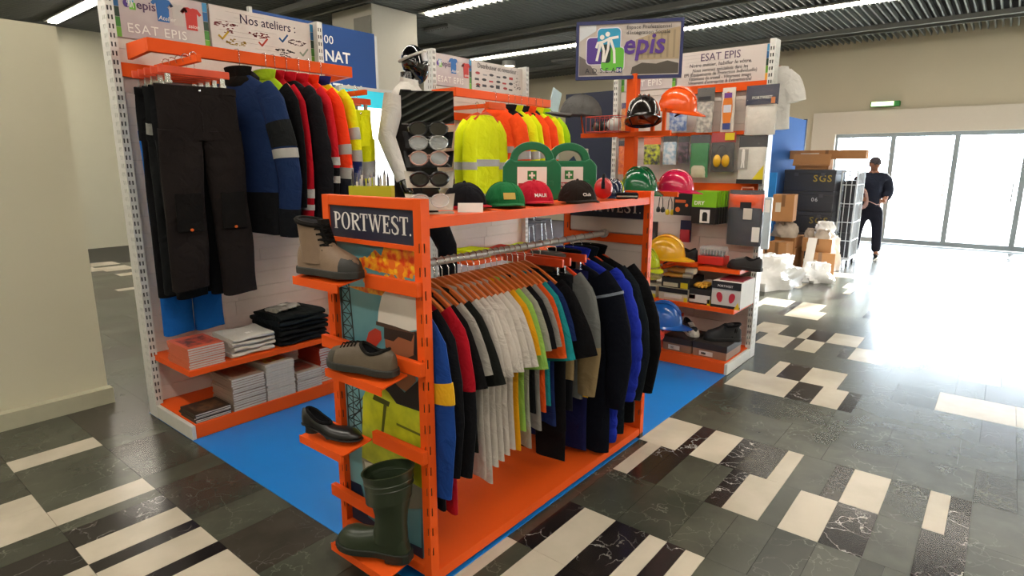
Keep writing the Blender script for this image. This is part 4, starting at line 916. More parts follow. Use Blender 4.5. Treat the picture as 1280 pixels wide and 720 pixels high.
# ------------------------------------------------------------------ things on the stand's top shelf
TZ = 1.4625
def cap(label, loc, rotz, col, brim=None, patch=None, txt=None, tilt=0, s=1.0, group='baseball caps on the top shelf', under=None):
    t = thing('baseball_cap', label, 'cap', loc, (0, tilt, rotz), group); m1 = fab(col)
    rr = []
    for k in range(9):
        f = k/8; a = f*pi/2
        rr.append([((.104*cos(a)**.8)*cos(q)*s, (.092*cos(a)**.8)*sin(q)*s, (.012+.098*sin(a)**1.05)*s) for q in [2*pi*j/20 for j in range(20)]])
    MB().loft(rr).build('crown', m1, t, True)
    MB().ball((0, 0, .111*s), .008*s, 8, 4).build('button', m1, t, True)
    top = []; bot = []
    for k in range(13):
        a = -1.15+2.3*k/12; x0, y0 = .094*cos(a)*s, .088*sin(a)*s; u = cos(a*1.3)
        top.append([(x0, y0, .018*s), (x0+(.035*u+.004)*s, y0*1.03, (.024-.012*(y0/.088/s)**2)*s), (x0+(.075*u+.006)*s, y0*1.0, (.020-.015*(y0/.088/s)**2)*s)])
    rings = [[p for p in r]+[(p[0], p[1], p[2]-.004*s) for p in reversed(r)] for r in top]
    MB().loft(rings).build('visor', fab(brim or col), t, True)
    for q in (pi/2, pi/6, -pi/6, -pi/2, pi*.84, -pi*.84):
        MB().tube([(.1045*cos(a)**.8*cos(q)*s, .0925*cos(a)**.8*sin(q)*s, (.013+.0985*sin(a)**1.05)*s) for a in [pi/2*k/8*.97 for k in range(9)]], .0012, 4).build('seam', m1, t)
    if patch:
        p = MB(); a = R(28); n = Vector((cos(a), 0, sin(a)))
        o = p.box((0, 0, 0), (.0022, .052*s, .030*s)).build('badge', fab(patch), t); o.location = Vector((.100, 0, .052))*s+Vector((.0, 0, 0)); o.rotation_euler = (0, R(-26), 0)
    if txt:
        o = text(txt[0], txt[1], fab(txt[2]), t, 0, 0, 0, align='CENTER', bold=.02); o.location = Vector((.1045, 0, .040))*s; o.rotation_euler = (pi/2-R(24), 0, pi/2)
    return t
F = R(215)
cap('green baseball cap with a small yellow badge on the orange shelf', (2.07, 1.735, TZ), R(232), '1F6A3C', patch='C8A85A')
cap('red baseball cap with white lettering on the orange shelf', (2.285, 1.735, TZ), R(235), 'B81C30', txt=('MAUI', .024, 'E0D8D0'))
cap('dark brown cap with red and white embroidery on the shelf', (2.475, 1.615, TZ), R(240), '221A16', txt=('Club', .022, 'D8C8C4'), patch=None)
cap('red and black cap half hidden beside the safety glasses stand', (1.88, 1.80, TZ), R(255), '15151A', brim='B01A28')
# glasses stand
gs = thing('glasses_stand', 'upright stand of safety glasses with a mirror on top', 'display stand', (1.572, 1.685, TZ), (0, 0, R(-43)))
ACR = M('grey_white_acrylic', 'B9B3A6', .25, amt=.03)
MB().bb(-.09, .09, .0, .07, 0, .006).build('base', ACR, gs)
MB().bb(-.03, .03, .03, .05, .004, .34).build('spine', M('black_gloss', '0C0C0E', .2), gs)
MIR = M('mirror_glass', 'E8E8E8', .02, metal=1, amt=.0)
mm_ = MB().bb(-.098, .098, -.002, .008, 0, .125).build('mirror', MIR, gs); mm_.location = (0, .045, .335); mm_.rotation_euler = (R(-14), 0, 0)
def glasses(z, lens, frame_, yoff, label, wrap=False, w=.072):
    t = thing('safety_glasses', label, 'glasses', (0, 0, 0), (0, 0, 0), 'safety glasses on the stand')
    t.matrix_world = Matrix.Translation((1.572, 1.685, TZ)) @ Matrix.Rotation(R(-43), 4, 'Z') @ Matrix.Translation((0, yoff, z))
    for s in (-1, 1):
        pts = [(s*(.036+.033*cos(q)), -.012+.022*((.036+.033*cos(q))/.07)**2, .024*sin(q)*(1.15 if sin(q) < 0 else .95)) for q in [2*pi*k/14 for k in range(14)]]
        MB().loft([pts, [(p[0], p[1]+.002, p[2]) for p in pts]]).build('lens', lens, t, True)
        MB().tube(pts, .0028 if not wrap else .005, 5, closed=True).build('rim', frame_, t, True)
        MB().tube([(s*.069, .008, .008), (s*.074, .05, .006), (s*.072, .10, -.006)], .003, 5).build('temple', frame_, t, True)
    MB().tube([(-.006, -.013, .004), (0, -.018, .010), (.006, -.013, .004)], .0035, 5).build('bridge', frame_, t, True)
    return t
CL = M('clear_lens', 'DDE2E4', .05, alpha=.30, coat=.6, amt=.02); DK = M('smoke_lens', '17120F', .08, coat=.6); CF = M('clear_frame', 'CFCFCB', .15, alpha=.55, coat=.5); BF = M('black_frame', '0D0D0F', .3)
for z, th in ((.045, .0), (.13, 0), (.205, 0), (.275, 0)):
    MB().add([(-.085, -.004, z-.03), (.085, -.004, z-.03), (.095, .03, z+.032), (.03, .028, z+.026), (0, .024, z+.012), (-.03, .028, z+.026), (-.095, .03, z+.032)] + [(-.085, -.000, z-.03), (.085, .0, z-.03), (.095, .034, z+.032), (.03, .032, z+.026), (0, .028, z+.012), (-.03, .032, z+.026), (-.095, .034, z+.032)],
             [(0,1,2,3,4,5,6), (13,12,11,10,9,8,7)]+[(i, (i+1) % 7, 7+(i+1) % 7, 7+i) for i in range(7)]).build('holder', ACR if z < .2 else M('black_gloss'), gs)
glasses(.055, CL, CF, -.03, 'clear safety goggles on the lowest rung of the glasses stand', w=.075)
glasses(.135, DK, BF, -.035, 'dark smoked wraparound glasses on the glasses stand', True)
glasses(.21, CL, M('rose_frame', 'C89A8C', .3, alpha=.7), -.028, 'clear glasses with pinkish temples above the smoked pair', w=.07)
glasses(.265, CL, M('silver_frame', 'B8B8B8', .2, metal=.6), -.03, 'silver rimmed clear glasses just below the stand mirror')
glasses(.315, DK, BF, -.012, 'black framed glasses directly under the stand mirror')
# pen box
px_ = thing('pen_box', 'lime green open box of wrapped pens behind the sign panel', 'box', (1.575, 2.035, TZ), (0, 0, R(-48)))
LIME = M('lime_card', 'A8B416', .6, amt=.04)
MB().bb(-.085, .085, -.05, -.045, 0, .10).bb(-.085, .085, .045, .05, 0, .10).bb(-.085, -.08, -.045, .045, 0, .10).bb(.08, .085, -.045, .045, 0, .10).bb(-.08, .08, -.045, .045, 0, .005).build('box', LIME, px_)
MB().bb(-.02, -.018, -.0512, -.05, 0, .10).build('fold_line', LIME, px_)
r = random.Random(8)
for k in range(13):
    x = -.07+.0117*k; y = r.uniform(-.03, .03); z = r.uniform(.12, .165)
    t = thing('pen', 'clear wrapped pen standing in the lime green box', 'pen', (0, 0, 0), group='pens in the lime box')
    t.matrix_world = px_.matrix_basis @ Matrix.Translation((x, y, .006)) @ Matrix.Rotation(r.uniform(-.02, .02), 4, 'Y') @ Matrix.Rotation(r.uniform(-.1, .1), 4, 'X')
    MB().cyl((0, 0, 0), (0, 0, z-.02), .0045, n=8).build('barrel', M('pen_grey', 'C8C4BC', .25) if k % 4 else M('pen_dark', '3A3C48', .3), t, True)
    MB().cyl((0, 0, z-.02), (0, 0, z), .0035, .001, n=8).build('tip', M('pen_dark', '3A3C48', .3), t, True)
    MB().bb(-.007, .007, -.002, .0, -.0, z+.015).build('wrapper', CLEAR, t)
# card sign
t = thing('card_sign', 'small blank white tent card beside the green cap', 'sign', (1.755, 1.648, TZ), (0, 0, R(-50)))
MB().add([(-.05,-.02,0),(.05,-.02,0),(.05,-.004,.036),(-.05,-.004,.036),(-.05,-.017,0),(.05,-.017,0),(.05,-.001,.034),(-.05,-.001,.034)], [(0,3,2,1),(4,5,6,7),(0,1,5,4),(1,2,6,5),(2,3,7,6),(3,0,4,7)]).build('front', WHITEP, t)
MB().bb(-.05, .05, -.017, .03, 0, .003).build('foot', WHITEP, t)
# first aid kits
def kit(loc, rotz, label):
    t = thing('first_aid_kit', label, 'first aid kit', loc, (0, 0, rotz), 'green first aid kits'); G = pla('0E6B43', .35)
    W, H, Dp = .155, .205, .05
    poly = [(-W, .012), (-W+.012, 0), (W-.012, 0), (W, .012), (W, H-.03), (W-.012, H-.012), (.118, H+.012), (.09, H), (-.09, H), (-.118, H+.012), (-W+.012, H-.012), (-W, H-.03)]
    b = MB().prism(poly, -Dp, Dp).build('case', G, t, bevel=.008); b.rotation_euler = FRONT
    n = 16; rr = []
    for k in range(n+1):
        a = pi*k/n; cx, cy = .098*cos(a), H-.010+.088*sin(a)**.8; tx, ty = cos(a), sin(a)
        rr.append([(cx+tx*e, d_, cy+ty*e) for e, d_ in ((-.022, -.034), (.020, -.034), (.020, .034), (-.022, .034))])
    MB().loft(rr).build('handle', G, t, True, .004)
    l = MB().bb(-.078, .078, .05, .172, 0, .002).build('label_panel', WHITEP, t); l.location = (0, -Dp-.0005, 0); l.rotation_euler = FRONT
    MB().bb(-.024, .024, .105, .152, .002, .003).build('green_square', ink('1F7A34'), l)
    MB().bb(-.005, .005, .112, .145, .003, .004).bb(-.0165, .0165, .1235, .1335, .003, .004).build('white_cross', WHITEP, l)
    MB().bb(-.072, .072, .06, .088, .002, .003).build('red_strip', ink('A8202C'), l)
    text('FIRST AID', .024, WHITEP, l, 0, .066, .0035, align='CENTER', bold=.02)
    for s in (-1, 1): MB().bb(s*.10-.012, s*.10+.012, -Dp-.006, -Dp+.002, .075, .10).build('latch', G, t, bevel=.002)
    return t
kit((2.60, 1.99, TZ), R(-50), 'green first aid case with white label behind the red cap')
kit((2.86, 1.93, TZ), R(-50), 'green first aid case half hidden by the other green case')
# red ear defenders
def earmuffs(label, loc, rot, col, s=1.0, band='15151A', name='ear_defenders', group=None):
    t = thing(name, label, 'ear defenders', loc, rot, group)
    for sd_ in (-1, 1):
        c = MB().lathe([(.001, 0), (.036, .002), (.042, .012), (.040, .026), (.030, .036), (.001, .040)], n=18, sx=.85).build('cup', pla(col), t, True)
        c.scale = (s, s, s); c.rotation_euler = (sd_*-pi/2, 0, 0); c.location = (0, sd_*.018*s, .045*s)
        c = MB().lathe([(.041, -.016), (.043, -.006), (.041, 0), (.028, 0), (.028, -.016)], n=18, sx=.85).build('cushion', M('foam_black', '141416', .8), t, True)
        c.scale = (s, s, s); c.rotation_euler = (sd_*-pi/2, 0, 0); c.location = (0, sd_*.018*s, .045*s)
    MB().tube([(0, .060*s*cos(q), (.045+.050*sin(q))*s) for q in [pi*k/14 for k in range(15)]], .007*s, 8).build('headband', fab(band), t, True)
    return t
earmuffs('glossy red ear defenders folded on the orange shelf end', (2.79, 1.655, TZ+.002), (0, 0, R(118)), 'B81E22', 1.35)
# helmets
def helmet(label, loc, rot, col, s=1.0, strap=True, name='hard_hat', group='hard hats', stripes=None, vis=None, peak=.055):
    t = thing(name, label, 'hard hat', loc, rot, group); m1 = pla(col, .18)
    rr = []
    for k in range(11):
        a = pi/2*k/10; rr.append([(.135*cos(a)**.75*cos(q)*s, .108*cos(a)**.75*sin(q)*s, (.0+.150*sin(a)**.95)*s+.006*s*max(0, cos(2*q))*0) for q in [2*pi*j/28 for j in range(28)]])
    MB().loft(rr).build('shell', m1, t, True)
    out = []; 
    for j in range(28):
        q = 2*pi*j/28; e = .012+peak*max(0, cos(q))**2.2
        out.append([(.132*cos(q)*s, .105*sin(q)*s, .010*s), ((.135+e)*cos(q)*s, (.108+.012)*sin(q)*s*(1 if cos(q) < .2 else 1-.0*cos(q)), (-.004-.012*max(0, cos(q))**2)*s), ((.133+e)*cos(q)*s, (.106+.012)*sin(q)*s, (-.010-.012*max(0, cos(q))**2)*s), (.128*cos(q)*s, .101*sin(q)*s, 0)])
    MB().loft(out, closed=True).build('brim', m1, t, True)
    for y in (-.03, 0, .03):
        MB().tube([(.130*cos(a)*s, y*s*(.5+.5*sin(a)), (.012+.145*sin(a)**.95)*s) for a in [.45+(pi-.9)*k/12 for k in range(13)]], .006*s, 6).build('ridge', m1, t, True)
    if strap:
        MB().tube([(.05*s, .098*s, 0), (.0, .07*s, -.035*s), (0, -.07*s, -.035*s), (.05*s, -.098*s, 0)], .005*s, 5).build('chin_strap', fab('15151A'), t, True)
    if stripes:
        for sd_ in (-1, 1): MB().tube([(.137*cos(a)**.75*cos(1.1*sd_+.5*sd_*k/8)*s, .110*cos(a)**.75*sin(1.1*sd_+.5*sd_*k/8)*s, .150*sin(a)**.95*s) for k, a in [(k, .25+.9*k/8) for k in range(9)]], .004*s, 5).build('stripe', ink(stripes), t, True)
    if vis: MB().loft([[((.142+.02*f)*cos(q)*s, (.118)*sin(q)*s, (.02-.10*f)*s) for q in [-1.25+2.5*k/14 for k in range(15)]]+[((.139+.02*f)*cos(q)*s, (.115)*sin(q)*s, (.02-.10*f)*s) for q in [1.25-2.5*k/14 for k in range(15)]] for f in (0, .5, 1)]).build('visor', vis, t, True)
    return t
helmet('navy bump helmet edged in yellow on the orange shelf', (3.035, 1.735, TZ+.008), (0, 0, R(200)), '17203A', .62, False, group=None, stripes='D6DC20')
t = thing('cardboard_display', 'beige card box with a blue mountain print behind the first aid cases', 'box', (3.045, 2.02, TZ), (0, 0, R(-52)))
MB().bb(-.085, .085, -.03, .03, 0, .275).build('box', M('beige_card', 'A8A08E', .7), t, bevel=.003)
l = MB().prism([(-.05, .17), (.06, .17), (.02, .20), (0, .235), (-.03, .205)], 0, .001).build('mountain_print', ink('2A3A5A'), t); l.location = (0, -.0302, 0); l.rotation_euler = FRONT
t = thing('black_pouch', 'flat black pouch beside the red ear defenders', 'pouch', (2.955, 1.605, TZ), (0, 0, R(-60)))
MB().bb(-.06, .06, -.03, .03, 0, .035).build('body', fab('15151A'), t, bevel=.01); MB().bb(-.055, .055, -.032, -.028, .012, .02).build('zip', CHROME, t)

# ------------------------------------------------------------------ bay 1 shelf goods
def stack(n, x0, x1, y0, y1, z0, th, cover, label, group, spine=None, jit=.004, top=None, cat='catalogue'):
    r = random.Random(int(x0*1000)+n); proto = {}
    for k in range(n):
        last = k == n-1
        key = last
        if key not in proto:
            t = thing('catalogue', label, cat, (x0, y0, z0+k*th), (0, 0, 0), group); w, d = x1-x0, y1-y0
            MB().bb(.002, w-.002, .002, d-.002, .0012, th-.0022).build('pages', PAPER, t)
            cv = MB().bb(0, w, 0, d, 0, .0012).bb(0, w, 0, d, th-.0022, th-.0006).bb(-.0005, .002, 0, d, .0012, th-.0022).build('cover', M('cover_'+cover, cover, .4, amt=.15, nscale=9), t)
            if last and top: MB().bb(w*.12, w*.88, d*.15, d*.8, th-.0006, th-.0002).build('cover_picture', M('coverpic_'+top[0], top[0], .4, col2=top[1], nscale=22), t)
            proto[key] = t
        else: t = copy_tree(proto[key]); t.location = (x0+r.uniform(-jit, jit), y0+r.uniform(-jit, jit), z0+k*th); t.rotation_euler = (0, 0, r.uniform(-.02, .02))
SZ, BZ0 = .4325, .0965
stack(9, 1.425, 1.645, 3.67, 3.965, SZ, .0148, 'C05A38', 'orange covered catalogue in the stack on the upper shelf', 'orange catalogues', top=('B84A2A', '3A2A24'))
stack(5, 1.42, 1.64, 3.65, 3.86, BZ0, .0115, '33271F', 'thin dark magazine in the low stack on the base deck', 'dark magazines', top=('6A4A34', '2A1C16'), jit=.008)
stack(13, 1.655, 1.875, 3.645, 3.93, BZ0, .0165, '8E7A6C', 'pale catalogue in the stack next to the dark magazines', 'pale catalogues', top=('7A4030', '9A6A50'))
stack(14, 1.885, 2.09, 3.645, 3.93, BZ0, .0178, 'B8B0A4', 'white edged catalogue in the tallest stack on the deck', 'white edged catalogues', top=('B04A34', 'C8B83A'))
stack(8, 2.105, 2.30, 3.645, 3.93, BZ0, .0165, 'A89A8C', 'catalogue in the short stack beside the tallest stack', 'catalogues in the short stack', top=('A04838', '6A4A3A'))
stack(14, 2.315, 2.52, 3.68, 3.97, BZ0, .018, 'A83018', 'red covered catalogue in the stack by the stand post', 'red catalogues', top=('A83018', '7A2818'))
def folded(label, x0, x1, y0, y1, z, th, col, group, seed):
    t = thing('folded_garment', label, 'folded clothes', (x0, y0, z), (0, 0, 0), group); w, d = x1-x0, y1-y0; rr = []
    r = random.Random(seed); ph = r.uniform(0, 6)
    for i in range(13):
        x = w*i/12
        ring = []
        for q in [2*pi*k/20 for k in range(20)]:
            yy = d/2+d/2*sgn(cos(q))*abs(cos(q))**.35; zz = th/2+th/2*sgn(sin(q))*abs(sin(q))**.6
            ring.append((x+.006*sin(zz*40+ph+yy*6), yy+.006*sin(x*30+ph), max(0, zz+(.006*sin(x*22+yy*14+ph) if sin(q) > 0 else 0))))
        rr.append(ring)
    MB().loft(rr).build('cloth', fab(col), t, True)
    MB().tube([(w*.05+w*.9*k/10, -.001, th*.5+.004*sin(k+ph)) for k in range(11)], .0022, 5).build('fold_edge', fab(col), t, True)
    MB().box((w*.5, d*.25, th+.004), (.05, .03, .002)).build('tag', WHITEP, t) if seed % 3 == 0 else None
    return t
for k, (dx, th) in enumerate(((0, .034), (.008, .032), (-.004, .03), (.01, .03))):
    folded('white folded shirt in the pile beside the orange catalogues', 1.70+dx, 1.985+dx*.5, 3.68, 3.97, SZ+.0325*k, th, 'C4C0B8', 'folded white shirts', 30+k)
for k in range(6):
    folded('dark folded work trousers in the pile on the upper shelf', 2.02+.012*(k % 2), 2.40-.01*(k % 3), 3.66+.01*(k % 2), 4.05, SZ+.034*k, .034, ['14161A', '1B1C1E', '17191A', '121517', '1C2226', '161B1C'][k], 'folded dark trousers', 41+k)
t = thing('shrink_wrapped_pack', 'crumpled clear wrapped pack lying on the dark trousers', 'pack', (2.16, 3.86, SZ+.206), (0, 0, .3))
MB().loft([[(-.10+.2*i/8, .07*cos(q)*(1-.1*sin(i*2)), .02+.016*sin(q)+.004*sin(i*3+q*4)) for q in [2*pi*k/12 for k in range(12)]] for i in range(9)]).build('contents', M('grey_cloth_pack', '77746E', .4, col2='A8A49C', nscale=20), t, True)
MB().box((.0, 0, .040), (.06, .04, .002)).build('label_tag', WHITEP, t)
t = thing('blue_trousers', 'bright blue folded trousers hanging low behind the catalogues', 'trousers', (1.49, 4.10, .50))
bpy.data.objects.remove(t)

# ------------------------------------------------------------------ mannequin
def skinned(name, verts, edges, radii, mat, parent, lv=2, root=0):
    me = bpy.data.meshes.new(name); me.from_pydata(verts, edges, []); me.update(); me.materials.append(mat)
    o = bpy.data.objects.new(name, me); COL.objects.link(o); o.parent = parent
    o.modifiers.new('skin', 'SKIN').use_smooth_shade = True
    if not me.skin_vertices:
        me.attributes.new if False else None
    bm = bmesh.new(); bm.from_mesh(me); ly = bm.verts.layers.skin.verify(); bm.verts.ensure_lookup_table()
    for v, r_ in zip(bm.verts, radii): v[ly].radius = r_ if isinstance(r_, tuple) else (r_, r_)
    bm.verts[root][ly].use_root = True
    bm.to_mesh(me); bm.free()
    s = o.modifiers.new('smooth', 'SUBSURF'); s.levels = lv; s.render_levels = lv
    return o
mn = thing('mannequin', 'black glossy mannequin in white shirt and dark waistcoat wearing goggles', 'mannequin', (3.20, 3.64, 0), (0, 0, 0))
BLK = M('mannequin_gloss', '08080A', .12, coat=.8, amt=.02)
hd = []
for k in range(13):
    a = -pi/2+pi*k/12; z = .125*sin(a); w_ = cos(a)
    hd.append([((.082*cos(q)*w_+.012*max(0, cos(q))*w_*(1 if z < .03 else .4)), .070*sin(q)*w_, z-.02*cos(q)*(z < -.04)) for q in [2*pi*j/20 for j in range(20)]])
h = MB().loft(hd); 
h.loft([[(.085+.016*cos(q)*(1-f), .016*sin(q)*(1-f*.4), -.035+.055*f) for q in [2*pi*j/8 for j in range(8)]] for f in (0, .3, .7, 1)])
for s in (-1, 1): h.ball((-.005, s*.072, -.005), (.018, .008, .03), 8, 5)
ho = h.build('head', BLK, mn, True); ho.location = (.05, -.02, 2.40); ho.scale = (1.15, 1.15, 1.08); ho.rotation_euler = (0, R(-12), R(-35))
MB().loft([[(-.005+.052*cos(q)*k, .05*sin(q)*k, z) for q in [2*pi*j/14 for j in range(14)]] for z, k in ((2.20, 1.25), (2.27, 1), (2.33, 1))]).build('neck', BLK, mn, True)
gg = MB(); gg.tube([(.092*cos(q), .080*sin(q), .045+.016*cos(q)) for q in [2*pi*k/20 for k in range(20)]], .010, 6, closed=True)
g_ = gg.build('goggle_strap', fab('B8B4AE'), ho, True)
MB().loft([[((.10)*cos(q), .078*sin(q), .05-.055*f) for q in [-1.0+2.0*k/10 for k in range(11)]]+[(.088*cos(q), .068*sin(q), .05-.055*f) for q in [1.0-2.0*k/10 for k in range(11)]] for f in (0, 1)]).build('goggles', M('goggle_white', 'B8B8BA', .2, coat=.5), ho, True)
SH = fab('D2CEC8'); WC = fab('1B1816'); TR = fab('0E0E11')
def tors(z): return interp([(1.35, .165, .11), (1.5, .155, .105), (1.65, .165, .11), (1.85, .19, .125), (2.05, .205, .12), (2.17, .19, .10), (2.23, .12, .075), (2.26, .062, .058)], z)
tr_ = [1.38, 1.46, 1.54, 1.62, 1.7, 1.78, 1.86, 1.94, 2.02, 2.10, 2.15, 2.19, 2.22, 2.245, 2.26]
RT = Matrix.Rotation(R(-72), 3, 'Z')
def tring(z, off=0): 
    a, b = tors(z); return [RT @ Vector(((b+off)*cos(q)+.004*sin(5*q+z*20), (a+off)*sin(q), z)) for q in [2*pi*j/26 for j in range(26)]]
MB().loft([tring(z) for z in tr_]).build('shirt', SH, mn, True)
wv = MB()
for s in (-1, 1):
    rr = []
    for z in [1.40, 1.5, 1.6, 1.7, 1.8, 1.9, 2.0, 2.08, 2.14, 2.19]:
        a, b = tors(z); b += .007; a += .007; q0 = .10+max(0, (z-1.75))*1.1; q1 = 2.2 if z < 2.02 else 1.25+max(0, .15-(z-2.02))
        r_ = [RT @ Vector((b*cos(s*q), a*sin(s*q), z)) for q in [q0+(q1-q0)*k/10 for k in range(11)]]; r2 = [RT @ Vector(((b-.006)*cos(s*q), (a-.006)*sin(s*q), z)) for q in [q1-(q1-q0)*k/10 for k in range(11)]]
        rr.append(r_+r2)
    wv.loft(rr)
rr = []
for z in [1.40, 1.55, 1.7, 1.85, 2.0, 2.1, 2.17]:
    a, b = tors(z); rr.append([RT @ Vector(((b+.007)*cos(q), (a+.007)*sin(q), z)) for q in [2.2+(2*pi-4.4)*k/12 for k in range(13)]]+[RT @ Vector(((b)*cos(q), (a)*sin(q), z)) for q in [2*pi-2.2-(2*pi-4.4)*k/12 for k in range(13)]])
wv.loft(rr); wv.build('waistcoat', WC, mn, True)
MB().loft([[RT @ Vector((.066*cos(q)*k+.008, .068*sin(q)*k, z+.015*cos(q)*-1)) for q in [2*pi*j/16 for j in range(16)]] for z, k in ((2.235, 1.15), (2.27, 1.0), (2.285, .98))]).build('shirt_collar', SH, mn, True)
MB().box(RT @ Vector((.115, .01, 1.95)), (.012, .05, .42), (0, R(-3), R(-72))).build('tie', WC, mn, bevel=.004)
for s, hand in ((1, (-.05, .20, 1.50)), (-1, (.10, -.20, 1.50))):
    sh = RT @ Vector((0, s*.185, 2.14)); el = RT @ Vector((-.05, s*.245, 1.84)); wr = RT @ Vector((.05, s*.225, 1.56))
    o = MB().tube([sh, sh.lerp(el, .3), sh.lerp(el, .7), el, el.lerp(wr, .4), el.lerp(wr, .8), wr], [.085, .078, .070, .066, .060, .052, .048], 14).build('shirt_sleeve', SH, mn, True)
    MB().tube([wr.lerp(el, .1), wr, wr+(wr-el)*.10], [.048, .050, .050], 14).build('cuff', SH, o, True)
    d_ = (wr-el).normalized(); p0 = wr+d_*.03
    hm = MB().tube([p0, p0+d_*.05, p0+d_*.095], [.028, .036, .030], 10)
    for k in range(4):
        off = RT @ Vector((.022-.015*k, 0, 0)); hm.tube([p0+d_*.085+off, p0+d_*.13+off, p0+d_*(.165-.008*abs(k-1.3))+off*.9+RT @ Vector((0, -s*.012, 0))], [.010, .009, .007], 6)
    off = RT @ Vector((.034, 0, 0)); hm.tube([p0+d_*.03+off*.6, p0+d_*.07+off*1.25, p0+d_*.10+off*1.25], [.011, .010, .008], 6)
    hm.build('hand', BLK, mn, True)
for hip, kn, ft in (((.05, -.07, 1.42), (.26, -.12, .98), (.30, -.10, .52)), ((.0, .08, 1.42), (.08, .12, .98), (.02, .16, .52))):
    hip, kn, ft = Vector(hip), Vector(kn), Vector(ft)
    MB().tube([hip, hip.lerp(kn, .5), kn, kn.lerp(ft, .5), ft+Vector((0, 0, .05))], [.105, .095, .082, .076, .072], 16).build('trouser_leg', TR, mn, True)
    MB().loft([[ft+Vector((.04+.12*(f-.4)+.0, 0, 0))+Vector((0, .042*cos(q)*sin(pi*(f*.8+.15)), .035*max(0, sin(q))*(1.3-f)-.02)) for q in [2*pi*j/12 for j in range(12)]] for f in (0, .25, .5, .75, 1)]).build('shoe', BLK, mn, True)
MB().loft([[Vector((.02+.17*cos(q)*k, .01+.13*sin(q)*k, z)) for q in [2*pi*j/18 for j in range(18)]] for z, k in ((1.33, .85), (1.40, 1), (1.47, .98))]).build('trouser_waist', TR, mn, True)
pod = thing('podium', 'white box podium under the mannequin', 'podium', (3.36, 3.70, .004))
MB().bb(-.28, .28, -.28, .28, 0, .49).build('box', M('white_box', 'BDB8AE', .6), pod, bevel=.006); MB().bb(-.29, .29, -.29, .29, .485, .497).build('top', M('white_box'), pod)
# lightbox behind the gap
t = thing('lightbox', 'glowing white light panel with a turquoise top strip behind the mannequin', 'light panel', (3.60, 5.05, 0), FRONT)
MB().bb(0, .62, .9, 2.20, -.04, 0).build('lit_panel', M('lightbox_white', 'FFFFFF', .5, emit=2.6, amt=.005), t)
MB().bb(0, .62, 2.20, 2.36, -.04, .0).build('turquoise_strip', M('lightbox_turquoise', '2FB2C4', .5, emit=.8), t)
MB().bb(-.03, 0, 0, 2.38, -.06, .01).bb(.62, .65, 0, 2.38, -.06, .01).bb(0, .62, 2.36, 2.39, -.06, .01).bb(0, .62, 0, .9, -.05, -.02).build('frame', WHITEMETAL, t)
# ------------------------------------------------------------------ packs on the right bay
PX_ = 5.12
def bulge(w, h, d, n=9, N=20, p=.5, z0=0):
    rr = []
    for i in range(n+1):
        f = i/n; dd = d*(.35+.65*math.sin(pi*min(max(f, .02), .98))**.5)
        rr.append([(w/2*sgn(cos(q))*abs(cos(q))**p+.002*sin(f*17+q*3), -d/2+dd/2*sin(q)*-1*1.0, z0+h*f) for q in [2*pi*k/N for k in range(N)]])
    return MB().loft(rr)
def pack(name, label, cat, yc, z0, z1, w, col, head=None, depth=.05, x=PX_, txt=None, col2=None, hh=.06, film=True, group='packs hung on the right bay', pic=None):
    t = thing(name, label, cat, (x-.0, yc, z0), (0, 0, -pi/2), group); h = z1-z0
    hb = h-(hh if head else 0)
    bulge(w*.94, hb, depth).build('contents', M('pack_'+col, col, .5, col2=col2, nscale=26, bump=.8, bscale=30) if col2 else M('pack_'+col, col, .5, amt=.15, bump=.9, bscale=30), t, True)
    if head:
        hd_ = MB().bb(-w/2, w/2, -depth*.5-.002, -depth*.5+.001, hb-.004, h).build('header_card', ink(head), t)
        MB().tube([(0, -depth*.5-.004, h-.012), (0, -depth*.2, h-.006), (0, .03, h-.006)], .003, 6).build('hook', CHROME, t)
        if txt:
            l = text(txt[0], txt[1], ink(txt[2]), hd_, 0, hb+hh*.32, 0, align='CENTER', bold=.02); l.rotation_euler = FRONT; l.location = (0, -depth*.5-.003, hb+hh*.30)
    if film: bulge(w, h*.995, depth+.006, p=.35).build('clear_film', CLEAR, t, True)
    if pic:
        for (x0, x1, a, b, c) in pic: MB().bb(x0*w, x1*w, -depth-.0035, -depth-.002, a*h, b*h).build('print', ink(c), t)
    return t
pack('insole_pack', 'white patterned insole pack with a grey header', 'pack', 2.062, 1.912, 2.275, .15, 'CFC8BC', '5A5652', .045, col2='8E8A86', hh=.11, pic=[(-.35, .35, .72, .80, '2E2C30')])
t = pack('insole_pack', 'orange and purple insole in a clear pack', 'pack', 1.87, 1.91, 2.262, .115, 'D8D0C4', None, .03)
l = MB().prism([(.040*cos(q)*(1+.15*sin(q)), .17+.15*sin(q)) for q in [2*pi*k/24 for k in range(24)]], 0, .003).build('insole', ink('D87A28'), t); l.rotation_euler = FRONT; l.location = (0, -.034, 0)
for (a, b, c) in ((.02, .07, '3A4A8A'), (.155, .215, 'C8C8D0'), (.27, .31, '6A3A8A')): l2 = MB().bb(-.032, .032, a, b, .003, .004).build('insole_print', ink(c), l)
pack('overall_pack', 'large white disposable overall pack with a navy header', 'pack', 1.60, 1.878, 2.262, .25, 'CFCBC2', '1A1C3A', .06, txt=('PORTWEST', .030, 'DCD8D0'), hh=.15, pic=[(-.42, .30, .62, .70, '2A2C44'), (.32, .44, .62, .74, 'C87A4A')])
pack('glove_pack', 'orange work gloves in a clear pack, second row of hooks', 'pack', 2.808, 1.555, 1.862, .135, 'E0701E', '1A1A2A', .045, col2='C8501A', hh=.05)
pack('glove_pack', 'orange gloves hung high below the picture banner', 'pack', 2.80, 1.93, 2.20, .12, 'D88A3A', '3A2A5A', .04, col2='B86A2A', hh=.05)
pack('vest_pack', 'folded yellow and black vest in a clear pack', 'pack', 2.533, 1.645, 1.882, .165, 'C8D018', 'E0602A', .045, col2='1A1A1A', hh=.06)
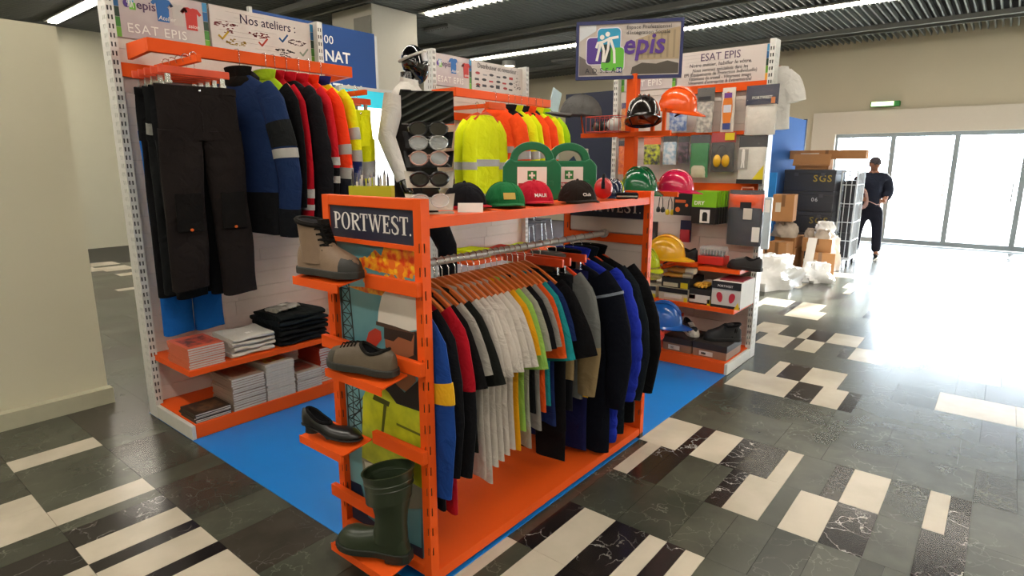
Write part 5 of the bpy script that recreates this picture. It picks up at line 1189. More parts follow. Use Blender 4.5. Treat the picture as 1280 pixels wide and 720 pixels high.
pack('glove_pack', 'light blue disposable gloves pack with black header', 'pack', 2.36, 1.645, 1.89, .13, '8FB0C8', '15151C', .05, col2='D8DCE0', hh=.05)
pack('glove_pack', 'dark glove pack beside the light blue gloves', 'pack', 2.235, 1.66, 1.885, .10, '6A4A5A', '121216', .05, col2='1A1A20', hh=.05)
pack('mask_pack', 'blue and white small pack behind the orange hard hat', 'pack', 2.30, 1.93, 2.12, .17, 'B8C4D4', '3A5AA0', .04, col2='4A6AA8', hh=.04)
t = pack('glove_pack', 'green coated gloves with cream cuffs in a clear pack', 'pack', 2.086, 1.536, 1.894, .17, '1F7A3C', '3A3A40', .05, hh=.07)
bulge(.135, .12, .055).build('cuff', M('pack_cream', 'C8BFA4', .6, amt=.1, bump=.4), t, True)
t = pack('muff_pack', 'yellow ear cups in a crinkled clear bag under a red and yellow header', 'pack', 1.887, 1.585, 1.907, .205, '3A3834', 'B02A2A', .05, col2='18181A', hh=.08, pic=[(.1, .48, .80, .98, 'D8C020')])
for s in (-1, 1): t2 = MB().ball((s*.036, -.05, .09), (.034, .022, .052), 14, 8).build('ear_cup', pla('D8A818'), t, True)
MB().tube([(.05*cos(q), -.045, .11+.11*sin(q)) for q in [pi*k/12 for k in range(13)]], .006, 6).build('headband', BLACKP, t, True)
t = pack('overall_pack', 'white overall pack with a small figure picture and yellow corner', 'pack', 1.64, 1.492, 1.874, .225, 'D0CCC2', '17171C', .06, hh=.09, pic=[(-.46, -.10, .30, .72, '9A968E')])
l = MB().prism([(.02, .035), (.105, .035), (.105, .15)], 0, .001).build('yellow_corner', ink('D8C420'), t); l.rotation_euler = FRONT; l.location = (0, -.064, 0)
l = MB().bb(-.105, .105, .0, .035, 0, .001).build('black_strip', ink('17171C'), t); l.rotation_euler = FRONT; l.location = (0, -.064, 0)
m = MB().prism(circ(-.062, .265, .011, n=10), 0, .001).ribbon([(-.062, .25), (-.062, .19)], .026, 0, .001).ribbon([(-.066, .19), (-.072, .13)], .011, 0, .001).ribbon([(-.058, .19), (-.052, .13)], .011, 0, .001)
l = m.build('figure_print', WHITEP, t); l.rotation_euler = FRONT; l.location = (0, -.0655, 0)
# boxed goods hanging in rows
for k in range(3):
    t = thing('small_box', 'black hanging box with orange print, one of three', 'box', (5.02+.045*k, 2.165, 1.21), (0, 0, -pi/2), 'black boxes with orange print')
    MB().bb(-.09, .09, -.02, .02, 0, .215).build('carton', M('black_carton', '1C1A1A', .4), t, bevel=.002)
    if k == 0:
        MB().bb(-.075, .02, -.0212, -.02, .11, .135).build('orange_print', ink('C85A28'), t)
        l = MB().prism(circ(-.05, .05, .022, n=14), 0, .0012).prism(circ(.03, .09, .014, n=12), 0, .0012).build('orange_dot', ink('D8682A'), t); l.rotation_euler = FRONT; l.location = (0, -.02, 0); l['kind'] = 'stuff'
for k in range(5):
    t = thing('small_box', 'green and black hanging box, one of five in a row', 'box', (4.94+.045*k, 1.95-.006*k, 1.155), (0, 0, -pi/2), 'green and black boxes')
    MB().bb(-.105, .105, -.02, .02, 0, .14).build('carton_base', M('black_carton', '1C1A1A', .4), t, bevel=.002)
    up = MB().bb(-.105, .105, -.02, .02, .14, .272).build('carton_top', M('green_carton', '78B418', .45, amt=.04), t, bevel=.002)
    if k == 0:
        l = MB().bb(-.03, .055, .01, .12, 0, .001).build('white_print', WHITEP, t); l.rotation_euler = FRONT; l.location = (0, -.02, 0)
        l3 = MB().prism([(-.008, .025), (.035, .025), (.035, .085), (.025, .10), (.0, .10), (-.008, .085)], .001, .0018).build('jacket_print', ink('17171A'), l)
        for s, zz in (('DRY', .160),): l = text(s, .045, WHITEP, t, 0, 0, 0, bold=.02); l.rotation_euler = FRONT; l.location = (-.085, -.0205, zz)
t = pack('vest_bag', 'orange and navy folded work vest in a clear zip bag with handle', 'pack', 1.655, .985, 1.44, .30, '2A2E38', None, .09)
bulge(.285, .14, .094, z0=.285).build('orange_yoke', M('pack_orange', 'E0562A', .5, amt=.1, bump=.5, bscale=35), t, True)
MB().bb(-.03, .06, -.1, -.098, .30, .36).build('dark_label', ink('151518'), t); MB().bb(.0, .07, -.1005, -.0985, .22, .31).build('paper_label', ink('C8C0B4'), t); MB().bb(.08, .14, -.1, -.098, .04, .16).build('care_label', WHITEP, t)
MB().tube([(-.05, -.04, .44), (-.045, -.04, .475), (.045, -.04, .475), (.05, -.04, .44)], .007, 8).build('handle', M('clear_orange', 'E8A088', .3), t, True)
t = thing('wrapped_sheet', 'pale clear plastic sleeve hanging at the edge of the bay', 'pack', (5.05, 1.472, .97), (0, 0, -pi/2)); MB().bb(-.03, .03, -.02, .02, 0, .42).build('sleeve', M('pale_film', 'C4D2DA', .2, alpha=.8), t, bevel=.01); MB().bb(-.02, .02, -.021, -.0195, .30, .40).build('insert', WHITEP, t)
# key ring bits
for k, (yy, c, z, lab) in enumerate(((2.40, '17171A', 1.22, 'black ear plug case dangling on a cord'), (2.31, 'C8B020', 1.20, 'yellow ear plugs dangling on a cord'))):
    t = thing('ear_plugs', lab, 'ear plugs', (5.05, yy, z), (0, 0, -pi/2), 'corded ear plugs')
    MB().tube([(-.02, 0, .05), (-.012, -.004, .13), (0, 0, .17), (.015, .004, .12), (.02, 0, .05)], .004, 6).build('cord', BLACKP, t, True)
    for s in (-1, 1): MB().lathe([(.001, 0), (.018, .008), (.02, .03), (.012, .05), (.001, .056)], (s*.022, 0, 0), 12).build('plug', pla(c), t, True)
# ---- middle shelves
def carton(label, x, yc, z, w, d, h, col, lid=None, group=None, prints=(), name='carton', rz=0, txt=None, lidcol2=None):
    t = thing(name, label, 'box', (x, yc, z), (0, 0, -pi/2+rz), group)
    MB().bb(-w/2, w/2, 0, d, 0, h*(.62 if lid else 1)).build('box', M('carton_'+col, col, .65, amt=.06), t, bevel=.002)
    if lid: MB().bb(-w/2-.003, w/2+.003, -.003, d+.003, h*.55, h).build('lid', M('carton_'+lid, lid, .6, amt=.06), t, bevel=.002)
    for (x0, x1, a, b, c) in prints: MB().bb(x0*w, x1*w, -.0045, -.0005, a*h, b*h).build('print', ink(c), t)
    if txt: l = text(txt[0], txt[1], ink(txt[2]), t, 0, 0, 0, bold=.01); l.rotation_euler = FRONT; l.location = (txt[3]*w, -.005, txt[4]*h)
    return t
SH = .5095
GP = [(-.5, .5, .62, 1.0, '17171A'), (-.3, .3, .20, .5, 'D8D4CC'), (.38, .5, .0, .34, 'D8C020')]
carton('low white and black glove carton with a black glove on top', 4.73, 2.37, SH, .23, .32, .10, 'C8C0A8', prints=GP)
carton('white and black glove carton under another carton', 4.73, 2.095, SH, .26, .32, .105, 'C8C0A8', prints=GP, group='glove cartons')
carton('dark carton carrying tan leather gloves, stacked on a glove carton', 4.75, 2.09, SH+.106, .25, .32, .085, '2A2826', prints=[(-.42, .1, .1, .5, 'D0C8A8'), (.2, .45, .05, .6, 'D8C020')])
carton('glove carton with red label beside the ear plug box', 4.74, 1.865, SH, .185, .32, .125, '1E1C1C', prints=[(-.48, .48, .1, .62, 'C8C4BC'), (-.48, -.2, .3, .6, 'B02A30'), (.36, .5, 0, .4, 'D8C020')])
t = carton('white ear plug dispenser box with red ear plugs pictured on it', 4.73, 1.645, SH, .235, .33, .215, 'C9C6C0', prints=[(-.5, .5, .72, 1.0, '1A1A1C'), (-.5, .5, .0, .1, '1A1A1C')], txt=('PORTWEST', .024, 'D8D4CC', -.30, .80))
for s in (-1, 1):
    l = MB().prism([(s*.03+.024*cos(q)*(1+.2*sin(q)), .095+.042*sin(q)) for q in [2*pi*k/16 for k in range(16)]], 0, .001).build('plug_print', ink('B82838'), t); l.rotation_euler = (pi/2, R(12*s), 0); l.location = (0, -.0056, 0)
l = MB().prism([(.07, .0), (.117, 0), (.10, .06)], 0, .001).build('warning_print', ink('D8B818'), t); l.rotation_euler = FRONT; l.location = (0, -.0056, 0)
MB().bb(-.08, .11, .06, .30, .2155, .222).build('top_tray', ink('7A1E28'), t)
def glove(label, loc, rot, col, cuff, group='leather gloves'):
    t = thing('work_glove', label, 'glove', loc, rot, group); m1 = M('leather_glove_'+col, col, .7, amt=.15, bump=.4, bscale=60)
    m = MB(); m.loft([[(x, w_*cos(q), .022+.02*sin(q)) for q in [2*pi*k/12 for k in range(12)]] for x, w_ in ((-.06, .042), (-.03, .046), (0, .05), (.03, .05), (.045, .048))])
    for k, (ln, y) in enumerate(((.065, -.036), (.08, -.012), (.078, .012), (.062, .035))): m.tube([(.03, y, .022), (.06, y*1.08, .03), (.03+ln*.8, y*1.14, .026), (.03+ln, y*1.16, .016)], [.0135, .013, .012, .008], 8)
    m.tube([(-.03, -.04, .02), (.005, -.066, .02), (.035, -.074, .015)], [.016, .014, .010], 8)
    m.build('hand', m1, t, True)
    MB().loft([[(x, w_*cos(q), .024+.024*sin(q)) for q in [2*pi*k/12 for k in range(12)]] for x, w_ in ((-.13, .055), (-.10, .05), (-.055, .044))]).build('cuff', M('glove_cuff_'+cuff, cuff, .8), t, True)
    return t
glove('tan leather glove with pale cuff lying on the dark carton', (4.775, 2.09, SH+.192), (0, 0, R(105)), 'C08A34', 'C8BCA4')
glove('second tan leather glove lying over the first glove', (4.77, 2.06, SH+.236), (0, 0, R(95)), 'B8823A', 'C8BCA4')
glove('yellow leather glove on the red labelled carton', (4.84, 1.868, SH+.127), (0, 0, R(184)), 'C8962E', 'D0C8BC')
glove('black knitted glove on the low carton', (4.88, 2.37, SH+.101), (0, 0, R(100)), '1A1A1C', 'C8C4BC')
shoe('black low safety shoe beside the yellow hard hat', (4.98, 2.13, .824), (0, 0, R(80)), '17171A', '101012', L=.27, W=.1, lace='C8C4BC')
shoe('black and grey trainer style safety shoe on the small upper shelf', (4.94, 1.585, .805), (0, 0, R(78)), '1C1D20', '17181A', L=.29, W=.1, lace='8E8C88', name='safety_trainer')
t = thing('assortment_box', 'red box with clear lid holding small black parts', 'box', (4.92, 1.85, .824), (0, 0, -pi/2))
MB().bb(-.11, .11, -.04, .10, 0, .07).build('tray', pla('C8281E'), t, bevel=.006); MB().bb(-.105, .105, -.038, .095, .07, .15).build('clear_lid', M('clear_tub', 'C8CCCE', .1, alpha=.35), t, bevel=.02)
for k in range(8): MB().cyl((-.09+.026*k, .02, .07), (-.09+.026*k, .02, .115), .009, n=8).build('part', BLACKP, t)
t = thing('foam_tray', 'orange foam sheet under the red assortment box', 'tray', (4.875, 1.80, .8245), (0, 0, -pi/2)); bpy.data.objects.remove(t)
t = thing('glove_pack', 'navy card with a red glove, hung above the low black shoe', 'pack', (5.10, 2.17, .97), (0, 0, -pi/2)); MB().bb(-.05, .05, -.01, 0, 0, .19).build('card', ink('1C2048'), t); bulge(.09, .11, .04).build('glove', M('pack_red', 'A8242E', .7, bump=.4), t, True)
t = thing('card_strip', 'dark hanging card at the inner edge of the bay', 'pack', (5.12, 2.50, .93), (0, 0, -pi/2)); MB().bb(-.05, .05, -.03, 0, 0, .20).build('card', ink('2A201C'), t); MB().bb(-.045, .045, -.034, -.030, .02, .1).build('blister', CLEAR, t)
# helmets with holder arms
def holder(x, y, z0, z1, peg, xe=4.86):      # an arm fixed under the shelf edge, with a peg at its end
    t = MB().bb(x, xe, y-.012, y+.012, z0, z1).bb(x, x+.03, y-.012, y+.012, z1-.001, peg).build('helmet_arm', ORANGE, None)
    t.parent = bay3; t.matrix_parent_inverse = bay3.matrix_basis.inverted()
bpy.context.view_layer.update()
holder(4.63, 2.145, .796, .816, .888); holder(4.38, 2.20, .770, .794, .842); holder(4.50, 2.185, .272, .300, .350, 5.17)
helmet('glossy yellow hard hat on the right bay', (4.66, 2.145, .885), (0, 0, R(285)), 'DFA416', 1.18)
helmet('yellow-green helmet with a tinted face visor', (4.395, 2.195, .838), (0, R(4), R(248)), 'A8B418', .95, vis=M('amber_visor', 'A89A20', .1, alpha=.55, coat=.5), group='hard hats')
t = helmet('glossy blue hard hat with red ear cups', (4.53, 2.085, .345), (0, 0, R(285)), '1656A8', 1.22)
for s in (-1, 1):
    c = MB().lathe([(.001, 0), (.038, .002), (.046, .014), (.042, .034), (.001, .046)], n=16).build('ear_cup', pla('D63A20'), t, True); c.location = (0, s*.125, -.06); c.rotation_euler = (-s*pi/2, 0, 0)
    MB().tube([(0, s*.132, .01), (0, s*.135, -.05)], .005, 6).build('cup_arm', M('white_plastic', 'D8D8D4', .4), t, True)
# ---- base deck
DZ0 = .0965
SBP = [(-.30, .10, .12, .42, 'CFCBC2'), (-.24, -.10, .18, .34, '1E1E20')]
carton('red-orange shoe box on the base deck', 4.66, 2.235, DZ0, .20, .33, .115, 'B8432A', prints=[(-.1, .42, .1, .5, 'CFCBC2')])
carton('second red-orange shoe box behind the blue hard hat', 4.66, 2.45, DZ0, .20, .33, .115, 'B8432A')
carton('brown shoe box with black lid under the white shoe', 4.64, 1.995, DZ0, .25, .34, .12, '8A6A54', '2A2422', prints=SBP, group='brown shoe boxes')
carton('brown shoe box with black lid under the black ankle boot', 4.64, 1.715, DZ0, .28, .34, .12, '8A6A54', '2A2422', prints=SBP, group='brown shoe boxes')
shoe('white and black trainer with thick white sole on a shoe box', (4.83, 1.965, DZ0+.1215), (0, 0, R(225)), '17171A', 'D2CCC0', L=.26, W=.10, lace='D8D4CC', toe='CFC8BC', name='safety_trainer')
shoe('black leather ankle work boot on a shoe box', (4.80, 1.675, DZ0+.1215), (0, 0, R(118)), '15171C', '101114', L=.29, W=.105, boot=.135, hp=BOOTH, lace='20242C', name='work_boot', cat='boot')

# ------------------------------------------------------------------ sign stand with helmets
SX, SY = 4.2, 2.262
ss = thing('sign_stand', 'orange post carrying a navy framed logo sign above hanging helmets', 'sign stand', (SX, SY, .004))
MB().bb(-.035, .035, -.04, .04, .012, 2.30).build('post', ORANGE, ss, bevel=.004)
MB().bb(-.16, .16, -.16, .16, 0, .012).build('foot_plate', ORANGE, ss, bevel=.003)
for z in (1.43, 1.865): MB().bb(-.06, -.035, -.42 if z < 1.8 else -.34, .42 if z > 1.8 else .16, z-.018, z+.018).build('cross_arm', ORANGE, ss, bevel=.003)
def peg(xa, xb, y, zp, za):     # a helmet peg, standing on the cross arm where it sits higher
    y -= SY; m = MB().bb(xa-SX, xb-SX, y-.012, y+.012, zp-.022, zp)
    if zp-.022 > za: m.bb(-.058, -.037, y-.012, y+.012, za-.004, zp-.001)
    m.build('helmet_peg', ORANGE, ss)
peg(3.95, 4.15, 2.077, 1.449, 1.448); peg(4.15, 4.38, 1.939, 1.446, 1.448); peg(3.95, 4.16, 2.068, 1.953, 1.883); peg(4.145, 4.42, 1.98, 2.038, 1.883)
sg = thing('tmp', 'tmp tmp tmp tmp', 'tmp'); bpy.data.objects.remove(sg)
bd = MB().bb(-.372, .372, 0, .385, -.02, 0).build('sign_board', M('sign_photo', 'A89C94', .4, col2='BEB6B0', nscale=4), ss)
bd.location = (-.05, .025, 2.275); bd.rotation_euler = (pi/2, 0, R(-62))
MB().bb(-.385, .385, -.012, .012, -.024, .006).build('frame_rail', M('frame_navy', '1C2458', .4), bd)
MB().bb(-.385, .385, .373, .397, -.024, .006).build('frame_rail', M('frame_navy', '1C2458', .4), bd)
for s in (-1, 1): MB().bb(s*.375-.011, s*.375+.011, .012, .373, -.024, .006).build('frame_rail', M('frame_navy', '1C2458', .4), bd)
MB().prism([(-.36, .02), (-.36, .16), (-.31, .13), (-.22, .02)], .0004, .001).build('photo_print', ink('6A625E'), bd)
MB().prism([(.02, .02), (.03, .07), (.10, .10), (.2, .09), (.28, .11), (.36, .09), (.36, .02)], .0006, .0012).build('photo_print', ink('4A443C'), bd)
MB().prism([(.05, .12), (.05, .26), (.20, .31), (.36, .34), (.36, .12)], .0004, .0008).build('photo_print', ink('A08E72'), bd)
MB().prism([(-.36, .26), (-.24, .33), (-.24, .37), (-.36, .37)], .0004, .0008).build('photo_print', ink('C6CCD0'), bd)
for k in range(6): MB().bb(.09+.045*k, .105+.045*k, .13, .27+.01*k, .0008, .0012).build('photo_print', ink('8C7C64'), bd)
# rounded logo squares
def rrect(cx, cy, w_, h_, r_): 
    p = []
    for qx, qy, a0 in ((1, 1, 0), (-1, 1, pi/2), (-1, -1, pi), (1, -1, 3*pi/2)):
        for k in range(5): a = a0+pi/2*k/4; p.append((cx+qx*(w_/2-r_)+r_*cos(a), cy+qy*(h_/2-r_)+r_*sin(a)))
    return p
for cx, cy, w_, h_, c in ((-.205, .19, .20, .185, '4A2A86'), (-.145, .265, .165, .16, '1590B8'), (-.115, .13, .165, .16, '5CB02E')):
    MB().prism(rrect(cx, cy, w_+.012, h_+.012, .03), .0012, .0016).build('logo_glow', ink('D8D2E0'), bd); 
for i, (cx, cy, w_, h_, c) in enumerate(((-.205, .19, .20, .185, '4A2A86'), (-.145, .265, .165, .16, '1590B8'), (-.115, .13, .165, .16, '5CB02E'))):
    MB().prism(rrect(cx, cy, w_, h_, .028), .0018+.0004*i, .0021+.0004*i).build('logo_square', M('logo_'+c, c, .4, amt=.1, nscale=5), bd)
MB().prism(rrect(-.165, .17, .07, .13, .02), .003, .0033).build('logo_square', ink('10231E'), bd)
m = MB()
for cx, cy in ((-.195, .285), (-.155, .305)): MB().prism(circ(cx, cy, .017, n=12), .0034, .004).build('logo_figure', WHITEP, bd)
for pts in ([(-.235, .215), (-.225, .245), (-.18, .255), (-.14, .275), (-.08, .283)], [(-.205, .245), (-.215, .20), (-.23, .125)], [(-.195, .24), (-.18, .19), (-.185, .115)], [(-.145, .265), (-.15, .20), (-.175, .115)], [(-.13, .262), (-.105, .19), (-.10, .105)]):
    MB().ribbon(pts, .018, .0034, .004).build('logo_figure', WHITEP, bd)
text('epis', .20, ink('4E2A84'), bd, -.045, .165, .0045, bold=.02, shear=.15, sx=.95)
text('Espace Professionnel', .036, ink('2A2A34'), bd, -.02, .335, .003, sp=1.05); text("d'Intégration Sociale", .036, ink('2A2A34'), bd, -.02, .298, .003, sp=1.05)
text('A.D.S.E.A.', .05, ink('1E1E28'), bd, -.315, .035, .003, sp=1.15); MB().bb(-.085, -.045, .035, .072, .003, .004).build('logo_small', ink('2A3A7A'), bd); text('84', .036, WHITEP, bd, -.084, .04, .0045)
helmet('glossy dark green hard hat on the sign stand arm', (4.0, 2.077, 1.453), (0, 0, R(250)), '0E5A34', 1.12)
helmet('bright pink-red hard hat beside the green hard hat', (4.33, 1.943, 1.450), (0, 0, R(285)), 'C21A48', 1.0)
helmet('black helmet with white stripes under the logo sign', (4.0, 2.068, 1.956), (0, R(-14), R(215)), '17120F', 1.10, stripes='B8B4AC', name='climbing_helmet', peak=.02)
helmet('bright orange hard hat tilted beside the black helmet', (4.37, 1.985, 2.042), (R(10), R(8), R(290)), 'EE5A1A', 1.06)
# wire basket + contents
t = thing('wire_basket', 'red wire basket fixed to the orange sign post', 'basket', (4.07, 2.385, 1.885), (0, 0, -pi/2))
for z in (0, .11):
    MB().tube([(-.14, -.10, z), (.14, -.10, z), (.14, .07, z), (-.14, .07, z)], .0035, 6, closed=True).build('rim', M('red_wire', 'B83A24', .4), t, True)
for k in range(8): x = -.14+.04*k; MB().tube([(x, -.10, .11), (x, -.10, 0), (x, .07, 0), (x, .07, .11)], .0022, 5).build('wire', M('red_wire'), t, True)
earmuffs('grey and black ear defenders lying in the wire basket', (4.065, 2.45, 1.91), (0, R(60), R(40)), '3A3A3C', 1.0)
t = thing('dust_mask', 'white dust mask lying in the wire basket', 'mask', (4.05, 2.33, 1.888), (0, 0, 0)); MB().ball((0, 0, .05), (.05, .055, .05), 14, 8).build('cup', M('mask_white', 'C8C6C0', .8), t, True); MB().tube([(-.0, -.056, .05), (-.05, 0, .09), (0, .056, .05)], .003, 5).build('elastic', fab('8E8C88'), t)
cap('plain grey baseball cap held up on the wire basket arm', (4.10, 2.66, 2.0), R(125), '5A5958', s=1.6, group=None, tilt=R(-3))
hm_ = MB().tube([(-.048, .40, 1.875), (-.07, .40, 1.95), (-.10, .40, 2.06)], .006, 8).build('cap_arm', ORANGE, ss, True)
# ------------------------------------------------------------------ around the bays
t = garment('t_shirt', 'white t-shirt hung on the back of the right bay', 't-shirt', (5.36, 1.60, 2.50), 0, 'D2D0CC', L=.56, sw=.14, hw=.15, sl=.16, d=.03, z0=.08, zs=.16, seed=3, spread=.03)
make_hanger((5.36, 1.60, 2.50), 0, 'wooden hanger inside the white t-shirt behind the bay', None, 'red', .06, .17)
MB().bb(5.25, 5.38, 1.59, 1.61, 2.478, 2.496).build('rear_arm', WHITEMETAL, None).parent = None
o = bpy.data.objects['rear_arm']; o.parent = bay3; o.matrix_parent_inverse = bay3.matrix_basis.inverted()
t = thing('navy_panel', 'tall plain navy blue panel standing behind the sign stand', 'panel', (6.5, 4.03, 0), (0, 0, -pi/2)); MB().bb(-.40, .38, -.02, .02, .03, 2.50).build('board', M('navy_board', '141C38', .5), t, bevel=.004); MB().bb(-.3, .3, -.15, .15, 0, .03).build('foot', BLACKP, t)
t = thing('acrylic_sheet', 'tilted pale translucent acrylic sheet at the end of the second bay', 'sheet', (5.47, 3.90, 2.20)); o = MB().bb(-.085, .085, -.003, .003, 0, .24).build('sheet', M('pale_acrylic', 'BFD3DC', .1, alpha=.75, coat=.4), t); o.rotation_euler = (0, R(18), 0); MB().bb(-.10, -.06, -.01, .01, -.05, .02).build('clamp', WHITEMETAL, t)
for k in range(3):
    t = thing('lime_folded_vest', 'folded fluorescent vest stacked on the second bay shelf', 'folded clothes', (4.05, 3.78, .7685+.03*k), group='folded fluorescent vests')
    MB().bb(0, .26, 0, .26, 0, .029).build('cloth', fab('C6D418'), t, bevel=.012); MB().bb(.03, .23, -.001, .004, .008, .02).build('band', REFL, t)
folded('folded red shirts on the second bay shelf', 4.42, 4.72, 3.78, 4.05, .7685, .06, 'C8382E', None, 77)
folded('folded lime shirt beside the red shirts on the shelf', 4.76, 5.06, 3.78, 4.05, .7685, .05, 'B8CC30', None, 78)
# chairs far behind
def chair(loc, rz, label):
    t = thing('chair', label, 'chair', loc, (0, 0, rz), 'chairs on the grey carpet'); C_ = CHROME
    MB().bb(-.22, .22, -.21, .21, .43, .46).build('seat', M('chair_seat', '3A3A44', .6), t, bevel=.015)
    MB().loft([[(x, .20+.03*(1-(x/.22)**2), z) for x in (-.21, -.1, 0, .1, .21)]+[(x, .222+.03*(1-(x/.22)**2), z) for x in (.21, .1, 0, -.1, -.21)] for z in (.58, .7, .85)]).build('backrest', M('chair_seat'), t, True)
    for sx in (-1, 1):
        for sy in (-1, 1): MB().tube([(sx*.2, sy*.19, .43), (sx*.23, sy*.23, 0)], .014, 8).build('leg', C_, t, True)
        MB().tube([(sx*.2, .19, .44), (sx*.2, .23, .85)], .012, 8).build('back_post', C_, t, True)
    return t
chair((9.35, 7.45, .006), .2, 'metal-legged chair seen beneath the shelf, set apart from others'); chair((10.0, 7.65, .006), -.3, 'metal-legged chair between two others on the grey carpet'); chair((10.65, 7.95, .006), .1, 'metal-legged chair furthest along the grey carpet'); chair((10.3, 8.68, .006), .5, 'metal-legged chair behind the other chairs')
t = thing('white_table', 'white cloth covered table behind the metal-legged chairs', 'table', (11.2, 9.6, .006)); MB().bb(-1.2, 1.2, -.4, .4, .70, .74).build('top', WHITEP, t); MB().bb(-1.22, 1.22, -.42, .42, .35, .699).build('cloth', fab('D8D4CC'), t)
for sx in (-1, 1):
    for sy in (-1, 1): MB().cyl((sx*1.1, sy*.3, 0), (sx*1.1, sy*.3, .70), .02).build('leg', CHROME, t, True)

# ------------------------------------------------------------------ goods by the entrance
CASE = M('case_grey', '34353A', .5, amt=.05)
t = thing('dolly', 'low black wheeled dolly beneath the stacked grey cases', 'dolly', (10.85, 2.53, 0)); MB().bb(-.05, .75, -.42, .42, .10, .13).build('platform', BLACKP, t)
for sx in (0, .7):
    for sy in (-.36, .36): MB().cyl((sx, sy-.015, .05), (sx, sy+.015, .05), .05, n=14).build('wheel', M('rubber_101012', '101012'), t, True)
zz = .132
for k, (h, tx) in enumerate(((.40, None), (.35, ('SGS', '8A7A3A')), (.33, ('06', 'C8C8C8')), (.345, ('SGS', 'A8903A')))):
    t = thing('flight_case', ['dark grey flight case lowest in the stack on the dolly', 'dark grey case second from bottom with faint lettering', 'dark grey flight case with white number, second from top', 'dark grey flight case with gold lettering, topmost of the stack'][k], 'case', (10.80, 2.54, zz), (0, 0, -pi/2), 'stacked flight cases')
    MB().bb(-.385, .385, 0, .75, 0, h*.80).build('body', CASE, t, bevel=.008); MB().bb(-.392, .392, -.007, .757, h*.80, h-.003).build('lid', CASE, t, bevel=.008)
    MB().bb(-.39, .39, -.006, -.0005, h*.42, h*.46).build('rib', CASE, t); 
    for s in (-.2, .2): MB().bb(s-.03, s+.03, -.014, -.0075, h*.70, h*.86).build('latch', M('latch_grey', '55565A', .4, metal=.5), t)
    if tx: l = text(tx[0], .15 if tx[0] == 'SGS' else .09, ink(tx[1]), t, 0, 0, 0, sp=1.2, bold=.015); l.rotation_euler = FRONT; l.location = (.06, -.0075, h*.45 if tx[0] == 'SGS' else h*.5)
    zz += h+.001
# roll cage beside the stack
t = thing('roll_cage', 'white wire roll cage with dark crates beside the grey cases', 'roll cage', (10.98, 1.965, 0)); WW = M('white_wire', 'C8CCD0', .4, metal=.3)
for x in (0, .6):
    for y in (-.09, .13): MB().cyl((x, y, .12), (x, y, 1.55), .012, n=8).build('post', WW, t, True)
for z in (.14, .42, .72, 1.02, 1.32, 1.53):
    MB().tube([(0, -.09, z), (0, .13, z), (.6, .13, z), (.6, -.09, z)], .008, 6, closed=True).build('rail', WW, t, True)
for k in range(6): MB().cyl((.08+.088*k, -.09, .14), (.08+.088*k, -.09, 1.53), .006, n=6).build('wire', WW, t, True)
for k in range(2): MB().cyl((0, -.02+.08*k, .14), (0, -.02+.08*k, 1.53), .006, n=6).build('wire', WW, t, True)
MB().bb(0, .6, -.09, .13, .10, .125).build('platform', WW, t)
for x in (.06, .54):
    for y in (-.06, .10): MB().cyl((x, y-.015, .05), (x, y+.015, .05), .05, n=12).build('wheel', BLACKP, t, True)
for k, lab in enumerate(('dark crate lowest in the roll cage', 'dark crate in the middle of the roll cage', 'dark crate highest in the roll cage')):
    c = thing('dark_crate', lab, 'crate', (11.03, 1.985, .127+.42*k), group='crates in the roll cage'); MB().bb(0, .50, -.085, .085, 0, .40).build('body', M('crate_black', '1C1D24', .5), c, bevel=.01); MB().bb(-.006, .506, -.09, .09, .36, .418).build('rim', M('crate_black'), c, bevel=.004)
def plainbox(label, loc, rz, d, group='cardboard boxes by the entrance', col=None, tape=True, name='cardboard_box', flaps=False):
    t = thing(name, label, 'box', loc, (0, 0, rz), group); m1 = col or CARD
    MB().bb(-d[0]/2, d[0]/2, -d[1]/2, d[1]/2, 0, d[2]).build('carton', m1, t, bevel=.004)
    if tape: MB().bb(-d[0]/2-.001, d[0]/2+.001, -.025, .025, d[2]-.0, d[2]+.001).bb(-d[0]/2-.0012, -d[0]/2, -.025, .025, d[2]*.55, d[2]).build('tape', M('brown_tape', '7A5430', .4), t)
    MB().bb(-d[0]/2-.001, -d[0]/2+.0, d[1]*.1, d[1]*.35, d[2]*.35, d[2]*.7).build('sticker', M('sticker', 'C8BCA8', .6), t)
    if flaps:
        for s in (-1, 1):
            o = MB().bb(0, .16, -d[1]/2, d[1]/2, 0, .005).build('flap', m1, t); o.location = (s*d[0]/2, 0, d[2]-.002); o.rotation_euler = (0, R(-65 if s > 0 else -115+0), 0) if s > 0 else (0, R(150), 0)
    return t
plainbox('long low cardboard box laid across the top of the cases', (11.3, 2.40, 1.729), 0, (.24, 1.15, .145)); 
plainbox('open cardboard box with raised flap on the grey cases', (10.98, 2.53, 1.5615), 0, (.30, .50, .165), flaps=False)
o = thing('cardboard_sheet', 'bent cardboard flap leaning over the open box', 'cardboard', (10.78, 2.53, 1.64)); x_ = MB().bb(-.004, .004, -.28, .28, 0, .17).build('sheet', CARD, o); x_.rotation_euler = (0, R(14), 0); MB().bb(-.006, -.001, -.28, .28, -.02, .012).build('fold', CARD, o)
plainbox('brown box resting high on the crumpled paper packs', (9.75, 2.60, .80), .1, (.3, .30, .40))
plainbox('small brown box beside the tall bay edge', (9.42, 2.86, .0), .05, (.28, .30, .72))
plainbox('brown box below the small box', (9.40, 2.52, .0), -.1, (.26, .28, .52))
plainbox('wide cardboard box lying under the paper packs', (10.0, 2.13, .3545), .1, (.4, .40, .20))
plainbox('low cardboard box standing beside the white wrap', (9.95, 2.08, .0), .2, (.45, .40, .355))
plainbox('flat cardboard box propped behind the roll cage', (12.4, 2.64, .0), 0, (.3, .5, 1.45), tape=True)
